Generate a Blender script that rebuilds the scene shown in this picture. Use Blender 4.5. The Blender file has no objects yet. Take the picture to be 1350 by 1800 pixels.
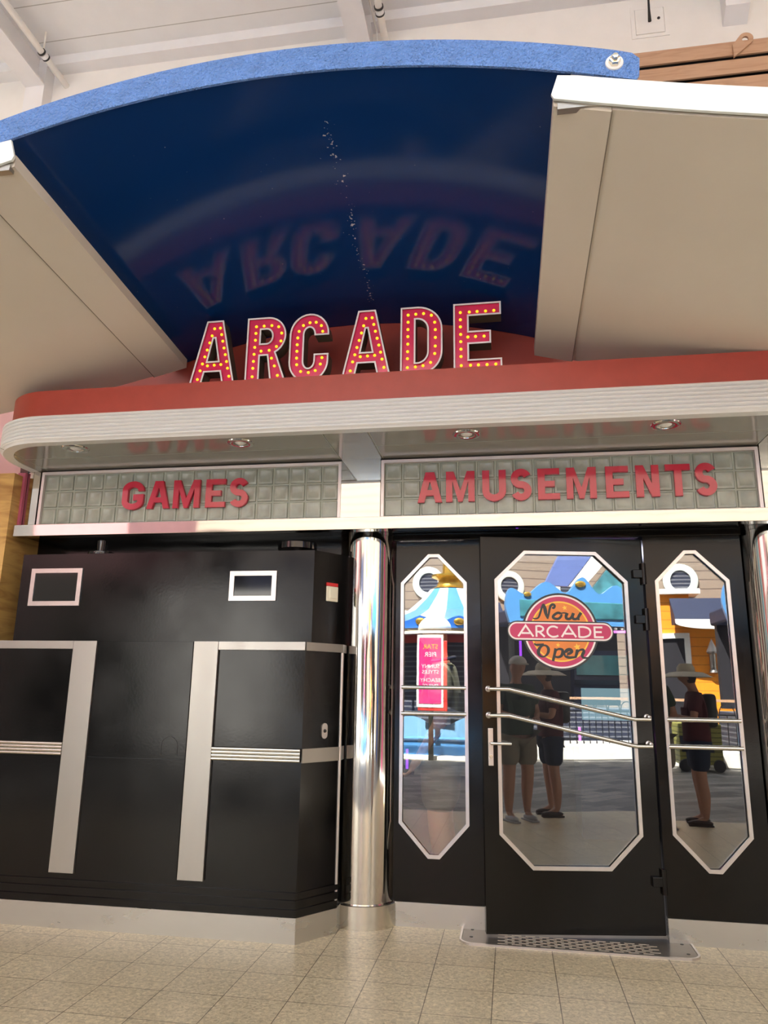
import bpy, bmesh, math, random
from mathutils import Vector, Matrix, geometry
random.seed(7)
C = bpy.context.scene.collection
PI = math.pi
def R(d): return math.radians(d)

# ------------------------------------------------------------------ materials
def new_mat(name):
    m = bpy.data.materials.new(name); m.use_nodes = True
    nt = m.node_tree; nt.nodes.clear()
    out = nt.nodes.new('ShaderNodeOutputMaterial')
    b = nt.nodes.new('ShaderNodeBsdfPrincipled')
    nt.links.new(b.outputs[0], out.inputs[0])
    return m, nt, b, out
def N(nt, t, **kw):
    n = nt.nodes.new(t)
    for k, v in kw.items():
        if hasattr(n, k): setattr(n, k, v)
        else: n.inputs[k].default_value = v
    return n
def coords(nt, scale=(1, 1, 1)):
    tc = N(nt, 'ShaderNodeTexCoord'); mp = N(nt, 'ShaderNodeMapping')
    mp.inputs['Scale'].default_value = scale
    nt.links.new(tc.outputs['Object'], mp.inputs[0]); return mp.outputs[0]
def mat(name, col, rough=.5, metal=0., var=.06, vscale=6., bump=0., bscale=60., coat=0., spec=.5, emit=None, es=0., sc=(1, 1, 1), rvar=0., bdetail=4.):
    m, nt, b, out = new_mat(name)
    b.inputs['Roughness'].default_value = rough; b.inputs['Metallic'].default_value = metal
    b.inputs['Coat Weight'].default_value = coat; b.inputs['Specular IOR Level'].default_value = spec
    b.inputs['Coat Roughness'].default_value = .05
    co = coords(nt, sc)
    nz = N(nt, 'ShaderNodeTexNoise', Scale=vscale, Detail=5.); nt.links.new(co, nz.inputs['Vector'])
    mr = N(nt, 'ShaderNodeMapRange'); mr.inputs['From Min'].default_value = .3; mr.inputs['From Max'].default_value = .7
    mr.inputs['To Min'].default_value = 1 - var; mr.inputs['To Max'].default_value = 1 + var
    nt.links.new(nz.outputs[0], mr.inputs[0])
    mx = N(nt, 'ShaderNodeVectorMath', operation='SCALE'); mx.inputs[0].default_value = col
    nt.links.new(mr.outputs[0], mx.inputs['Scale']); nt.links.new(mx.outputs[0], b.inputs['Base Color'])
    if rvar:
        m2 = N(nt, 'ShaderNodeMapRange'); m2.inputs['From Min'].default_value = .35; m2.inputs['From Max'].default_value = .7
        m2.inputs['To Min'].default_value = max(rough - rvar, .02); m2.inputs['To Max'].default_value = rough + rvar
        n2 = N(nt, 'ShaderNodeTexNoise', Scale=vscale * 1.7, Detail=6.); nt.links.new(co, n2.inputs['Vector'])
        nt.links.new(n2.outputs[0], m2.inputs[0]); nt.links.new(m2.outputs[0], b.inputs['Roughness'])
    if bump:
        n3 = N(nt, 'ShaderNodeTexNoise', Scale=bscale, Detail=bdetail); nt.links.new(co, n3.inputs['Vector'])
        bp = N(nt, 'ShaderNodeBump', Strength=min(bump, 1.)); bp.inputs['Distance'].default_value = .01 if bump <= 1 else .01 * bump
        nt.links.new(n3.outputs[0], bp.inputs['Height']); nt.links.new(bp.outputs[0], b.inputs['Normal'])
    if emit:
        b.inputs['Emission Color'].default_value = (*emit, 1); b.inputs['Emission Strength'].default_value = es
    return m
def lines_mat(name, col, dark, axis, period, width, rough=.5, offset=0., bump=.3, var=.05, metal=0., vs=5.):
    """planks / louvres: thin dark joints repeating along an object axis"""
    m, nt, b, out = new_mat(name)
    b.inputs['Roughness'].default_value = rough; b.inputs['Metallic'].default_value = metal
    tc = N(nt, 'ShaderNodeTexCoord'); sp = N(nt, 'ShaderNodeSeparateXYZ'); nt.links.new(tc.outputs['Object'], sp.inputs[0])
    a = N(nt, 'ShaderNodeMath', operation='ADD'); a.inputs[1].default_value = 1000 * period - offset
    nt.links.new(sp.outputs[axis], a.inputs[0])
    d = N(nt, 'ShaderNodeMath', operation='MODULO'); d.inputs[1].default_value = period; nt.links.new(a.outputs[0], d.inputs[0])
    l = N(nt, 'ShaderNodeMath', operation='LESS_THAN'); l.inputs[1].default_value = width; nt.links.new(d.outputs[0], l.inputs[0])
    nz = N(nt, 'ShaderNodeTexNoise', Scale=vs, Detail=5.); nt.links.new(tc.outputs['Object'], nz.inputs['Vector'])
    mr = N(nt, 'ShaderNodeMapRange'); mr.inputs['To Min'].default_value = 1 - var; mr.inputs['To Max'].default_value = 1 + var
    nt.links.new(nz.outputs[0], mr.inputs[0])
    mx = N(nt, 'ShaderNodeVectorMath', operation='SCALE'); mx.inputs[0].default_value = col; nt.links.new(mr.outputs[0], mx.inputs['Scale'])
    mi = N(nt, 'ShaderNodeMix', data_type='RGBA'); nt.links.new(l.outputs[0], mi.inputs[0])
    nt.links.new(mx.outputs[0], mi.inputs[6]); mi.inputs[7].default_value = (*dark, 1)
    nt.links.new(mi.outputs[2], b.inputs['Base Color'])
    iv = N(nt, 'ShaderNodeMath', operation='SUBTRACT'); iv.inputs[0].default_value = 1; nt.links.new(l.outputs[0], iv.inputs[1])
    bp = N(nt, 'ShaderNodeBump', Strength=bump); bp.inputs['Distance'].default_value = .004
    nt.links.new(iv.outputs[0], bp.inputs['Height']); nt.links.new(bp.outputs[0], b.inputs['Normal'])
    return m
def tile_mat(name, c1, c2, joint, w, h, mortar, off=(0, 0), rough=.45, spots=.35, sscale=70., rot=0., stagger=0.):
    m, nt, b, out = new_mat(name)
    tc = N(nt, 'ShaderNodeTexCoord'); mp = N(nt, 'ShaderNodeMapping')
    mp.inputs['Location'].default_value = (off[0], off[1], 0); mp.inputs['Rotation'].default_value = (0, 0, rot)
    nt.links.new(tc.outputs['Object'], mp.inputs[0])
    br = N(nt, 'ShaderNodeTexBrick', offset=stagger, squash=1.)
    br.inputs['Scale'].default_value = 1.; br.inputs['Mortar Size'].default_value = mortar; br.inputs['Mortar Smooth'].default_value = .2
    br.inputs['Brick Width'].default_value = w; br.inputs['Row Height'].default_value = h
    br.inputs['Color1'].default_value = (*c1, 1); br.inputs['Color2'].default_value = (*c2, 1); br.inputs['Mortar'].default_value = (*joint, 1)
    nt.links.new(mp.outputs[0], br.inputs['Vector'])
    nz = N(nt, 'ShaderNodeTexNoise', Scale=sscale, Detail=6., Roughness=.7, Distortion=.8); nt.links.new(mp.outputs[0], nz.inputs['Vector'])
    n2 = N(nt, 'ShaderNodeTexNoise', Scale=2.5, Detail=4.); nt.links.new(mp.outputs[0], n2.inputs['Vector'])
    mr = N(nt, 'ShaderNodeMapRange'); mr.inputs['From Min'].default_value = .35; mr.inputs['From Max'].default_value = .65
    mr.inputs['To Min'].default_value = 1 - spots; mr.inputs['To Max'].default_value = 1 + spots
    nt.links.new(nz.outputs[0], mr.inputs[0])
    m2 = N(nt, 'ShaderNodeMapRange'); m2.inputs['To Min'].default_value = .88; m2.inputs['To Max'].default_value = 1.12
    nt.links.new(n2.outputs[0], m2.inputs[0])
    mu = N(nt, 'ShaderNodeMath', operation='MULTIPLY'); nt.links.new(mr.outputs[0], mu.inputs[0]); nt.links.new(m2.outputs[0], mu.inputs[1])
    sc = N(nt, 'ShaderNodeVectorMath', operation='SCALE'); nt.links.new(br.outputs['Color'], sc.inputs[0]); nt.links.new(mu.outputs[0], sc.inputs['Scale'])
    nt.links.new(sc.outputs[0], b.inputs['Base Color']); b.inputs['Roughness'].default_value = rough
    bp = N(nt, 'ShaderNodeBump', Strength=.25); bp.inputs['Distance'].default_value = .003; bp.invert = True
    nt.links.new(br.outputs['Fac'], bp.inputs['Height']); nt.links.new(bp.outputs[0], b.inputs['Normal'])
    return m
def chrome(name, col=(.60, .585, .56), rough=.04, bump=.12, bscale=2.2, sc=(1, 1, 1)):
    return mat(name, col, rough, 1., .03, 4., bump, bscale, sc=sc, bdetail=1.5)
def glass_mat(name, refl, tint):
    m = bpy.data.materials.new(name); m.use_nodes = True; nt = m.node_tree; nt.nodes.clear()
    out = N(nt, 'ShaderNodeOutputMaterial'); tr = N(nt, 'ShaderNodeBsdfTransparent'); gl = N(nt, 'ShaderNodeBsdfGlossy')
    tr.inputs[0].default_value = (*tint, 1); gl.inputs['Roughness'].default_value = 0.; gl.inputs[0].default_value = (1, 1, 1, 1)
    lw = N(nt, 'ShaderNodeLayerWeight', Blend=.3); mr = N(nt, 'ShaderNodeMapRange')
    mr.inputs['To Min'].default_value = refl; mr.inputs['To Max'].default_value = 1.
    nt.links.new(lw.outputs['Fresnel'], mr.inputs[0])
    co = coords(nt); nz = N(nt, 'ShaderNodeTexNoise', Scale=1.6, Detail=1.); nt.links.new(co, nz.inputs['Vector'])
    bp = N(nt, 'ShaderNodeBump', Strength=.06); bp.inputs['Distance'].default_value = .01
    nt.links.new(nz.outputs[0], bp.inputs['Height']); nt.links.new(bp.outputs[0], gl.inputs['Normal'])
    mi = N(nt, 'ShaderNodeMixShader'); nt.links.new(mr.outputs[0], mi.inputs[0])
    nt.links.new(tr.outputs[0], mi.inputs[1]); nt.links.new(gl.outputs[0], mi.inputs[2]); nt.links.new(mi.outputs[0], out.inputs[0])
    return m
M = {}
M['black'] = mat('glossy black paint', (.002, .002, .0022), .17, 0, .3, 1.6, .018, 60., spec=.36, rvar=.06)
M['blackdoor'] = mat('satin black door paint', (.005, .0045, .004), .18, 0, .3, 2.5, .02, 90., spec=.27, rvar=.06)
M['blackpad'] = mat('glossy black plastic', (.006, .006, .007), .06, 0, .1, 5., spec=.6)
M['steel'] = mat('brushed steel', (.40, .385, .355), .34, .85, .035, 5., sc=(1, 1, .25), rvar=.03)
M['kick'] = mat('brushed steel kick plate', (.54, .53, .49), .3, .85, .05, 4., sc=(.4, .4, 1), rvar=.04)
M['trim'] = mat('pale aluminium trim', (.62, .585, .565), .28, .85, .06, 9.)
M['rail'] = mat('satin steel rail', (.66, .64, .58), .22, 1., .04, 9.)
M['chrome'] = chrome('polished chrome sheet')
M['column'] = mat('polished steel column', (.70, .685, .64), .07, 1., .05, 3., .5, 2.6, sc=(2.2, 2.2, .35), bdetail=2.)
M['ring'] = mat('brushed column ring', (.78, .76, .70), .2, 1., .08, 6., sc=(3, 3, .3))
M['soffit'] = mat('polished soffit metal', (.36, .35, .32), .12, .3, .03, 2., .04, 1.5)
M['sofchrome'] = mat('soffit chrome square', (.50, .46, .40), .14, .8, .05, 2., .1, 3.)
M['tile'] = mat('grey green glass block', (.30, .325, .275), .25, 0, .16, 9., .35, 12., spec=.6, bdetail=2.)
M['grout'] = mat('pale block joint', (.34, .37, .31), .5)
M['frame'] = mat('pinkish white sign frame', (.72, .66, .66), .3, .3, .03)
M['crimson'] = mat('crimson gloss letter', (.50, .018, .05), .1, 0, .05, spec=.6, coat=.3)
M['pink'] = mat('raspberry letter face', (.72, .03, .11), .22, 0, .05, coat=.3)
M['rim'] = mat('white letter rim', (.85, .80, .80), .35)
M['return'] = mat('dark letter return', (.10, .095, .07), .35)
M['bulb'] = mat('yellow bulb', (.95, .72, .02), .25, 0, 0, emit=(1, .74, .02), es=.55)
M['red'] = mat('brick red paint', (.36, .048, .03), .42, 0, .07, 8., .05, 50.)
M['redback'] = mat('brick red paint arch', (.33, .042, .026), .42, 0, .07, 5.)
M['rib'] = mat('off white ribbed metal', (.70, .71, .70), .35, 0, .01)
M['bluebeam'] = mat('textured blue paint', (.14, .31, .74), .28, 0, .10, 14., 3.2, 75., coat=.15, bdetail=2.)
M['whitebeam'] = mat('white beam paint', (.80, .86, .83), .3, 0, .03, 5., .4, 22.)
M['beige'] = mat('beige canopy paint', (.64, .585, .49), .38, 0, .03, 2., .05, 40.)
M['cream'] = mat('cream ceiling paint', (.83, .80, .73), .55, 0, .02)
M['creamwall'] = mat('cream wall paint', (.90, .87, .81), .6, 0, .02)
M['beam'] = mat('greyish white beam paint', (.86, .85, .84), .5, 0, .02)
M['ceil'] = lines_mat('ceiling panels', (.88, .875, .85), (.5, .48, .43), 1, .357, .008, .55, offset=.285)
M['pinkwall'] = mat('pink wall paint', (.72, .42, .42), .5, 0, .04)
M['rose'] = mat('painted pink reflection', (.50, .12, .19), .4, 0, .05)  # stands in for the pink wall mirrored in chrome
M['pipe'] = mat('cream pipe', (.84, .81, .74), .4)
M['rubber'] = mat('black rubber', (.02, .02, .02), .5)
M['nut'] = mat('zinc nut', (.75, .70, .55), .2, 1.)
M['floor'] = tile_mat('beige porcelain floor', (.56, .475, .315), (.52, .44, .29), (.15, .12, .08), .3045, .3045, .0024, (.12, .01), .38, .32, 50.)
M['paver'] = tile_mat('dark deck pavers', (.055, .052, .05), (.26, .245, .22), (.04, .04, .04), .5, .24, .008, (0, 0), .6, .2, 40., rot=.5, stagger=.5)
M['mat'] = mat('steel threshold plate', (.22, .195, .17), .36, .6, .1, 6.)
M['slot'] = mat('pale slot', (.80, .74, .62), .3, .6, .05)
M['white'] = mat('white paint', (.86, .86, .84), .4, 0, .03)
M['ivory'] = mat('ivory plastic', (.80, .76, .60), .35, 0, .02)
M['redtag'] = mat('red label', (.62, .03, .03), .4)
M['orangehouse'] = lines_mat('orange clapboard', (.95, .33, .015), (.45, .14, .01), 2, .24, .018, .6)
M['siding'] = lines_mat('taupe clapboard', (.29, .23, .185), (.10, .07, .06), 2, .27, .025, .6)
M['louvre'] = lines_mat('dark louvre', (.03, .035, .06), (.16, .17, .2), 2, .11, .035, .4)
M['skyblue'] = mat('light blue paint', (.09, .30, .66), .35, 0, .04, coat=.2)
M['paleblue'] = mat('pale blue panel paint', (.22, .48, .78), .4, 0, .05)
M['royal'] = mat('royal blue paint', (.03, .16, .62), .3, 0, .05, coat=.3)
M['seam'] = mat('seam shadow gap', (.20, .17, .13), .7)
M['slate'] = mat('periwinkle paint', (.14, .20, .48), .4)
M['navy'] = mat('navy cloth', (.012, .02, .06), .6)
M['teal'] = mat('teal glossy panel', (.06, .24, .30), .15, 0, .4, 3., .3, 4., coat=.5)
M['gold'] = mat('gold paint', (.75, .48, .10), .25, .8, .1)
M['shade'] = mat('dark brown paint', (.05, .042, .035), .6)
M['dusty'] = mat('dusty pink paint', (.34, .17, .18), .6)
M['oldwhite'] = mat('darkened cream paint', (.42, .40, .36), .6)  # cream kept darker so its reflection does not blow out
M['olive'] = lines_mat('olive crate slats', (.30, .29, .07), (.12, .12, .03), 2, .085, .02, .6)
M['iron'] = mat('black iron', (.02, .02, .022), .4, .4)
M['concrete'] = mat('white kerb', (.78, .76, .70), .7)
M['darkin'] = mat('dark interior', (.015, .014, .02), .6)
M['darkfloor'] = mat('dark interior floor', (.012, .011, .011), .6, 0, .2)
M['neon'] = mat('violet neon tube', (.3, .05, .9), .4, emit=(.30, .05, 1.), es=1.3)
M['neonpink'] = mat('pink neon tube', (.9, .2, .9), .4, emit=(1., .25, .95), es=1.2)
M['skin'] = mat('skin', (.40, .21, .14), .55)
M['tee'] = mat('grey green cotton', (.16, .165, .125), .85)
M['green'] = mat('dark green cotton', (.03, .05, .035), .85)
M['khaki'] = mat('khaki cotton', (.20, .18, .14), .85)
M['maroon'] = mat('maroon cotton', (.075, .012, .016), .85)
M['navycloth'] = mat('navy shorts cloth', (.012, .02, .045), .85)
M['cap'] = mat('pale grey cap', (.62, .60, .56), .8)
M['straw'] = mat('pale straw hat', (.55, .50, .40), .8)
M['hair'] = mat('dark hair', (.03, .02, .015), .7)
M['shoe'] = mat('grey canvas shoe', (.35, .35, .37), .7)
M['sandal'] = mat('dark sandal', (.04, .02, .015), .6)
M['phone'] = mat('black phone', (.01, .01, .012), .2)
M['hotpink'] = mat('pink poster', (.72, .03, .22), .45)
M['glass'] = glass_mat('dark reflective glass', .125, (.88, .9, .88))
M['glasstop'] = glass_mat('booth glass', .3, (.25, .25, .25))
M['bd'] = mat('badge black', (.035, .04, .042), .5)
M['bp'] = mat('badge raspberry', (.56, .05, .14), .45)
M['bw'] = mat('badge white', (.88, .80, .78), .45)
M['by'] = mat('badge yellow', (.95, .60, .08), .45)
M['bo'] = mat('badge orange', (.80, .25, .055), .45)
# oak with dark flowing veins
def wood_mat(name, c1, c2, sc, rough=.45):
    m, nt, b, out = new_mat(name); co = coords(nt, sc)
    n = N(nt, 'ShaderNodeTexNoise', Scale=2.2, Detail=7., Distortion=1.4); nt.links.new(co, n.inputs['Vector'])
    r = N(nt, 'ShaderNodeValToRGB'); nt.links.new(n.outputs[0], r.inputs[0])
    r.color_ramp.elements[0].position = .3; r.color_ramp.elements[0].color = (*c2, 1)
    r.color_ramp.elements[1].position = .55; r.color_ramp.elements[1].color = (*c1, 1)
    nt.links.new(r.outputs[0], b.inputs['Base Color']); b.inputs['Roughness'].default_value = rough
    return m
M['oak'] = wood_mat('golden oak panel', (.62, .38, .12), (.36, .18, .045), (.7, .7, 5.))
M['plank'] = wood_mat('pinkish wood plank', (.56, .35, .22), (.46, .27, .16), (1.2, 14., 14.))
# glossy dark blue vault, with chipped paint along a seam
def vault_mat():
    m, nt, b, out = new_mat('glossy navy vault paint')
    b.inputs['Roughness'].default_value = .11; b.inputs['Specular IOR Level'].default_value = .36
    tc = N(nt, 'ShaderNodeTexCoord'); sp = N(nt, 'ShaderNodeSeparateXYZ'); nt.links.new(tc.outputs['Object'], sp.inputs[0])
    k = N(nt, 'ShaderNodeMath', operation='MULTIPLY_ADD'); k.inputs[1].default_value = -.03; k.inputs[2].default_value = -.78 + .03 * 2.6
    nt.links.new(sp.outputs[1], k.inputs[0])
    nw = N(nt, 'ShaderNodeTexNoise', Scale=2.5, Detail=4.); nt.links.new(tc.outputs['Object'], nw.inputs['Vector'])
    w = N(nt, 'ShaderNodeMath', operation='MULTIPLY_ADD'); w.inputs[1].default_value = .06; w.inputs[2].default_value = -.03
    nt.links.new(nw.outputs[0], w.inputs[0])
    s = N(nt, 'ShaderNodeMath', operation='SUBTRACT'); nt.links.new(sp.outputs[0], s.inputs[0]); nt.links.new(k.outputs[0], s.inputs[1])
    s2 = N(nt, 'ShaderNodeMath', operation='SUBTRACT'); nt.links.new(s.outputs[0], s2.inputs[0]); nt.links.new(w.outputs[0], s2.inputs[1])
    ab = N(nt, 'ShaderNodeMath', operation='ABSOLUTE'); nt.links.new(s2.outputs[0], ab.inputs[0])
    n = N(nt, 'ShaderNodeTexNoise', Scale=60., Detail=5.); nt.links.new(tc.outputs['Object'], n.inputs['Vector'])
    mr = N(nt, 'ShaderNodeMapRange'); mr.inputs['From Min'].default_value = 0.; mr.inputs['From Max'].default_value = .045
    mr.inputs['To Min'].default_value = .60; mr.inputs['To Max'].default_value = .76
    nt.links.new(ab.outputs[0], mr.inputs[0])
    g = N(nt, 'ShaderNodeMath', operation='GREATER_THAN'); nt.links.new(n.outputs[0], g.inputs[0]); nt.links.new(mr.outputs[0], g.inputs[1])
    l = N(nt, 'ShaderNodeMath', operation='LESS_THAN'); l.inputs[1].default_value = 4.25; nt.links.new(sp.outputs[1], l.inputs[0])
    l2 = N(nt, 'ShaderNodeMath', operation='GREATER_THAN'); l2.inputs[1].default_value = 2.85; nt.links.new(sp.outputs[1], l2.inputs[0])
    g1 = N(nt, 'ShaderNodeMath', operation='MULTIPLY'); nt.links.new(g.outputs[0], g1.inputs[0]); nt.links.new(l.outputs[0], g1.inputs[1])
    g2 = N(nt, 'ShaderNodeMath', operation='MULTIPLY'); nt.links.new(g1.outputs[0], g2.inputs[0]); nt.links.new(l2.outputs[0], g2.inputs[1])
    mi = N(nt, 'ShaderNodeMix', data_type='RGBA'); nt.links.new(g2.outputs[0], mi.inputs[0])
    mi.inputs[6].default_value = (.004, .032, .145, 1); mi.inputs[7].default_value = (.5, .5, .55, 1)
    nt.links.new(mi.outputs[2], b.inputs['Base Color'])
    return m
M['vault'] = vault_mat()

# ------------------------------------------------------------------ mesh builder
class MB:
    def __init__(s): s.bm = bmesh.new()
    def box(s, x0, x1, y0, y1, z0, z1, bev=0.):
        r = bmesh.ops.create_cube(s.bm, size=1.)
        vs = r['verts']
        for v in vs:
            v.co = Vector(((x0 + x1) / 2 + v.co.x * (x1 - x0), (y0 + y1) / 2 + v.co.y * (y1 - y0), (z0 + z1) / 2 + v.co.z * (z1 - z0)))
        if bev:
            es = list({e for v in vs for e in v.link_edges})
            bmesh.ops.bevel(s.bm, geom=es, offset=bev, segments=2, affect='EDGES', profile=.5)
        return s
    def prism(s, loops, f0, f1):
        """loops: [outer, hole...] of 2-D points; f0/f1 map (a,b) to 3-D for the two caps"""
        tris = geometry.tessellate_polygon([[Vector((a, b, 0)) for a, b in L] for L in loops])
        flat = [p for L in loops for p in L]
        A = [s.bm.verts.new(f0(*p)) for p in flat]; B = [s.bm.verts.new(f1(*p)) for p in flat]
        for t in tris:
            for S, tt in ((A, t), (B, t[::-1])):
                try: s.bm.faces.new([S[i] for i in tt])
                except ValueError: pass
        k = 0
        for L in loops:
            n = len(L)
            for i in range(n):
                a, b = k + i, k + (i + 1) % n
                try: s.bm.faces.new((A[a], A[b], B[b], B[a]))
                except ValueError: pass
            k += n
        return s
    def pxz(s, loops, y0, y1): return s.prism(loops, lambda a, b: (a, y0, b), lambda a, b: (a, y1, b))
    def pxy(s, loops, z0, z1): return s.prism(loops, lambda a, b: (a, b, z0), lambda a, b: (a, b, z1))
    def tube(s, path, r, seg=12, caps=True):
        path = [Vector(p) for p in path]; rings = []; n = len(path)
        up = Vector((0, 0, 1))
        for i, p in enumerate(path):
            d = (path[min(i + 1, n - 1)] - path[max(i - 1, 0)]).normalized()
            u = up if abs(d.dot(up)) < .95 else Vector((1, 0, 0))
            a = d.cross(u).normalized(); b = d.cross(a)
            rr = r[i] if isinstance(r, (list, tuple)) else r
            rings.append([s.bm.verts.new(p + a * rr * math.cos(2 * PI * k / seg) + b * rr * math.sin(2 * PI * k / seg)) for k in range(seg)])
        for i in range(n - 1):
            for k in range(seg):
                s.bm.faces.new((rings[i][k], rings[i][(k + 1) % seg], rings[i + 1][(k + 1) % seg], rings[i + 1][k]))
        if caps: s.bm.faces.new(rings[0][::-1]); s.bm.faces.new(rings[-1])
        return s
    def lathe(s, prof, seg=32, c=(0, 0, 0), axis='z', a0=0., a1=2 * PI):
        full = abs(a1 - a0 - 2 * PI) < 1e-6; n = seg if full else seg + 1; rings = []
        for r, h in prof:
            ring = []
            for k in range(n):
                a = a0 + (a1 - a0) * k / seg; x, y = r * math.cos(a), r * math.sin(a)
                p = (x, y, h) if axis == 'z' else (x, h, y) if axis == 'y' else (h, x, y)
                ring.append(s.bm.verts.new(Vector(c) + Vector(p)))
            rings.append(ring)
        for i in range(len(rings) - 1):
            for k in range(n if full else n - 1):
                f = (rings[i][k], rings[i][(k + 1) % n], rings[i + 1][(k + 1) % n], rings[i + 1][k])
                try: s.bm.faces.new(f)
                except ValueError: pass
        return s
    def sphere(s, c, r, sx=1, sy=1, sz=1, u=16, v=10):
        q = bmesh.ops.create_uvsphere(s.bm, u_segments=u, v_segments=v, radius=r)
        for w in q['verts']: w.co = Vector((c[0] + w.co.x * sx, c[1] + w.co.y * sy, c[2] + w.co.z * sz))
        return s
    def sweep(s, path, prof, closed_prof=False):
        """path 2-D (x,y); prof [(outward offset, z)]"""
        n = len(path); rows = []
        for i in range(n):
            a = Vector(path[max(i - 1, 0)]); b = Vector(path[min(i + 1, n - 1)]); d = (b - a).normalized()
            nn = Vector((-d.y, d.x)); p = Vector(path[i])
            rows.append([s.bm.verts.new((p.x + nn.x * o, p.y + nn.y * o, z)) for o, z in prof])
        m = len(prof)
        for i in range(n - 1):
            for k in range(m if closed_prof else m - 1):
                s.bm.faces.new((rows[i][k], rows[i][(k + 1) % m], rows[i + 1][(k + 1) % m], rows[i + 1][k]))
        if closed_prof: s.bm.faces.new(rows[0]); s.bm.faces.new(rows[-1][::-1])
        return s
    def surf(s, f, us, vs, th):
        """height field z=f(x,y) turned into a slab of thickness th"""
        lo = [[s.bm.verts.new((f(u, v))) for v in vs] for u in us]
        hi = [[s.bm.verts.new(Vector(f(u, v)) + Vector((0, 0, th))) for v in vs] for u in us]
        for i in range(len(us) - 1):
            for j in range(len(vs) - 1):
                s.bm.faces.new((lo[i][j], lo[i + 1][j], lo[i + 1][j + 1], lo[i][j + 1]))
                s.bm.faces.new((hi[i][j], hi[i][j + 1], hi[i + 1][j + 1], hi[i + 1][j]))
        for i in range(len(us) - 1):
            for j in (0, -1): s.bm.faces.new((lo[i][j], lo[i + 1][j], hi[i + 1][j], hi[i][j]))
        for j in range(len(vs) - 1):
            for i in (0, -1): s.bm.faces.new((lo[i][j], lo[i][j + 1], hi[i][j + 1], hi[i][j]))
        return s
def obj(name, mb, m, parent=None, label=None, smooth=False, loc=None, sharp=35):
    me = bpy.data.meshes.new(name); bm = mb.bm
    bmesh.ops.recalc_face_normals(bm, faces=bm.faces[:])
    bm.to_mesh(me); bm.free()
    for x in (m if isinstance(m, (list, tuple)) else [m]): me.materials.append(x)
    if smooth:
        me.polygons.foreach_set('use_smooth', [True] * len(me.polygons))
        try: me.set_sharp_from_angle(angle=R(sharp))
        except Exception: pass
    o = bpy.data.objects.new(name, me); C.objects.link(o)
    if parent: o.parent = parent
    if loc: o.location = loc
    if label: o['label'] = label
    return o
def tag(o, label, cat, group=None, kind=None):
    o['label'] = label; o['category'] = cat
    if group: o['group'] = group
    if kind: o['kind'] = kind
    return o
def thing(name, label, cat, loc=(0, 0, 0), rotz=0., group=None, kind=None):
    o = bpy.data.objects.new(name, None); C.objects.link(o); o.location = loc; o.rotation_euler = (0, 0, rotz)
    o.empty_display_size = .1
    return tag(o, label, cat, group, kind)
def shift(mb, v):
    bmesh.ops.translate(mb.bm, verts=mb.bm.verts[:], vec=Vector(v)); return mb
def single(name, mb, m, label, cat, base, group=None, kind=None, smooth=False, sharp=35):
    """a thing that is one mesh; its origin is put at its base"""
    shift(mb, -Vector(base)); o = obj(name, mb, m, None, None, smooth, base, sharp); return tag(o, label, cat, group, kind)

# ------------------------------------------------------------------ 2-D shapes
def arc(cx, cy, rx, ry, a0, a1, n=12):
    return [(cx + rx * math.cos(R(a0 + (a1 - a0) * i / n)), cy + ry * math.sin(R(a0 + (a1 - a0) * i / n))) for i in range(n + 1)]
def offset(L, d):
    """mitred offset of a closed loop; positive = outward for a counter-clockwise loop"""
    n = len(L); ar = sum(L[i][0] * L[(i + 1) % n][1] - L[(i + 1) % n][0] * L[i][1] for i in range(n))
    sg = 1 if ar > 0 else -1; out = []
    for i in range(n):
        a, b, c = Vector(L[i - 1]), Vector(L[i]), Vector(L[(i + 1) % n])
        d1 = (b - a).normalized(); d2 = (c - b).normalized()
        n1 = Vector((d1.y, -d1.x)) * sg; n2 = Vector((d2.y, -d2.x)) * sg
        m = (n1 + n2); k = m.length
        m = m / k if k > 1e-6 else n1
        q = max(.35, m.dot(n1)); out.append(tuple(b + m * (d / q)))
    return out
def clean(L):
    o = []
    for p in L:
        if not o or (Vector(p) - Vector(o[-1])).length > 1e-5: o.append(tuple(p))
    if (Vector(o[0]) - Vector(o[-1])).length < 1e-5: o.pop()
    return o
def stroke(path, t):
    """outline of an open polyline of width t (number or list)"""
    n = len(path); Lf, Rt = [], []
    for i in range(n):
        p = Vector(path[i]); a = Vector(path[max(i - 1, 0)]); c = Vector(path[min(i + 1, n - 1)])
        if 0 < i < n - 1:
            d1 = (p - a).normalized(); d2 = (c - p).normalized(); n1 = Vector((-d1.y, d1.x)); n2 = Vector((-d2.y, d2.x))
            m = (n1 + n2).normalized(); q = max(.5, m.dot(n1)); m = m / q
        else:
            d = (c - a).normalized(); m = Vector((-d.y, d.x))
        w = (t[i] if isinstance(t, (list, tuple)) else t) / 2
        Lf.append(tuple(p + m * w)); Rt.append(tuple(p - m * w))
    return clean(Lf + Rt[::-1])
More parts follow.
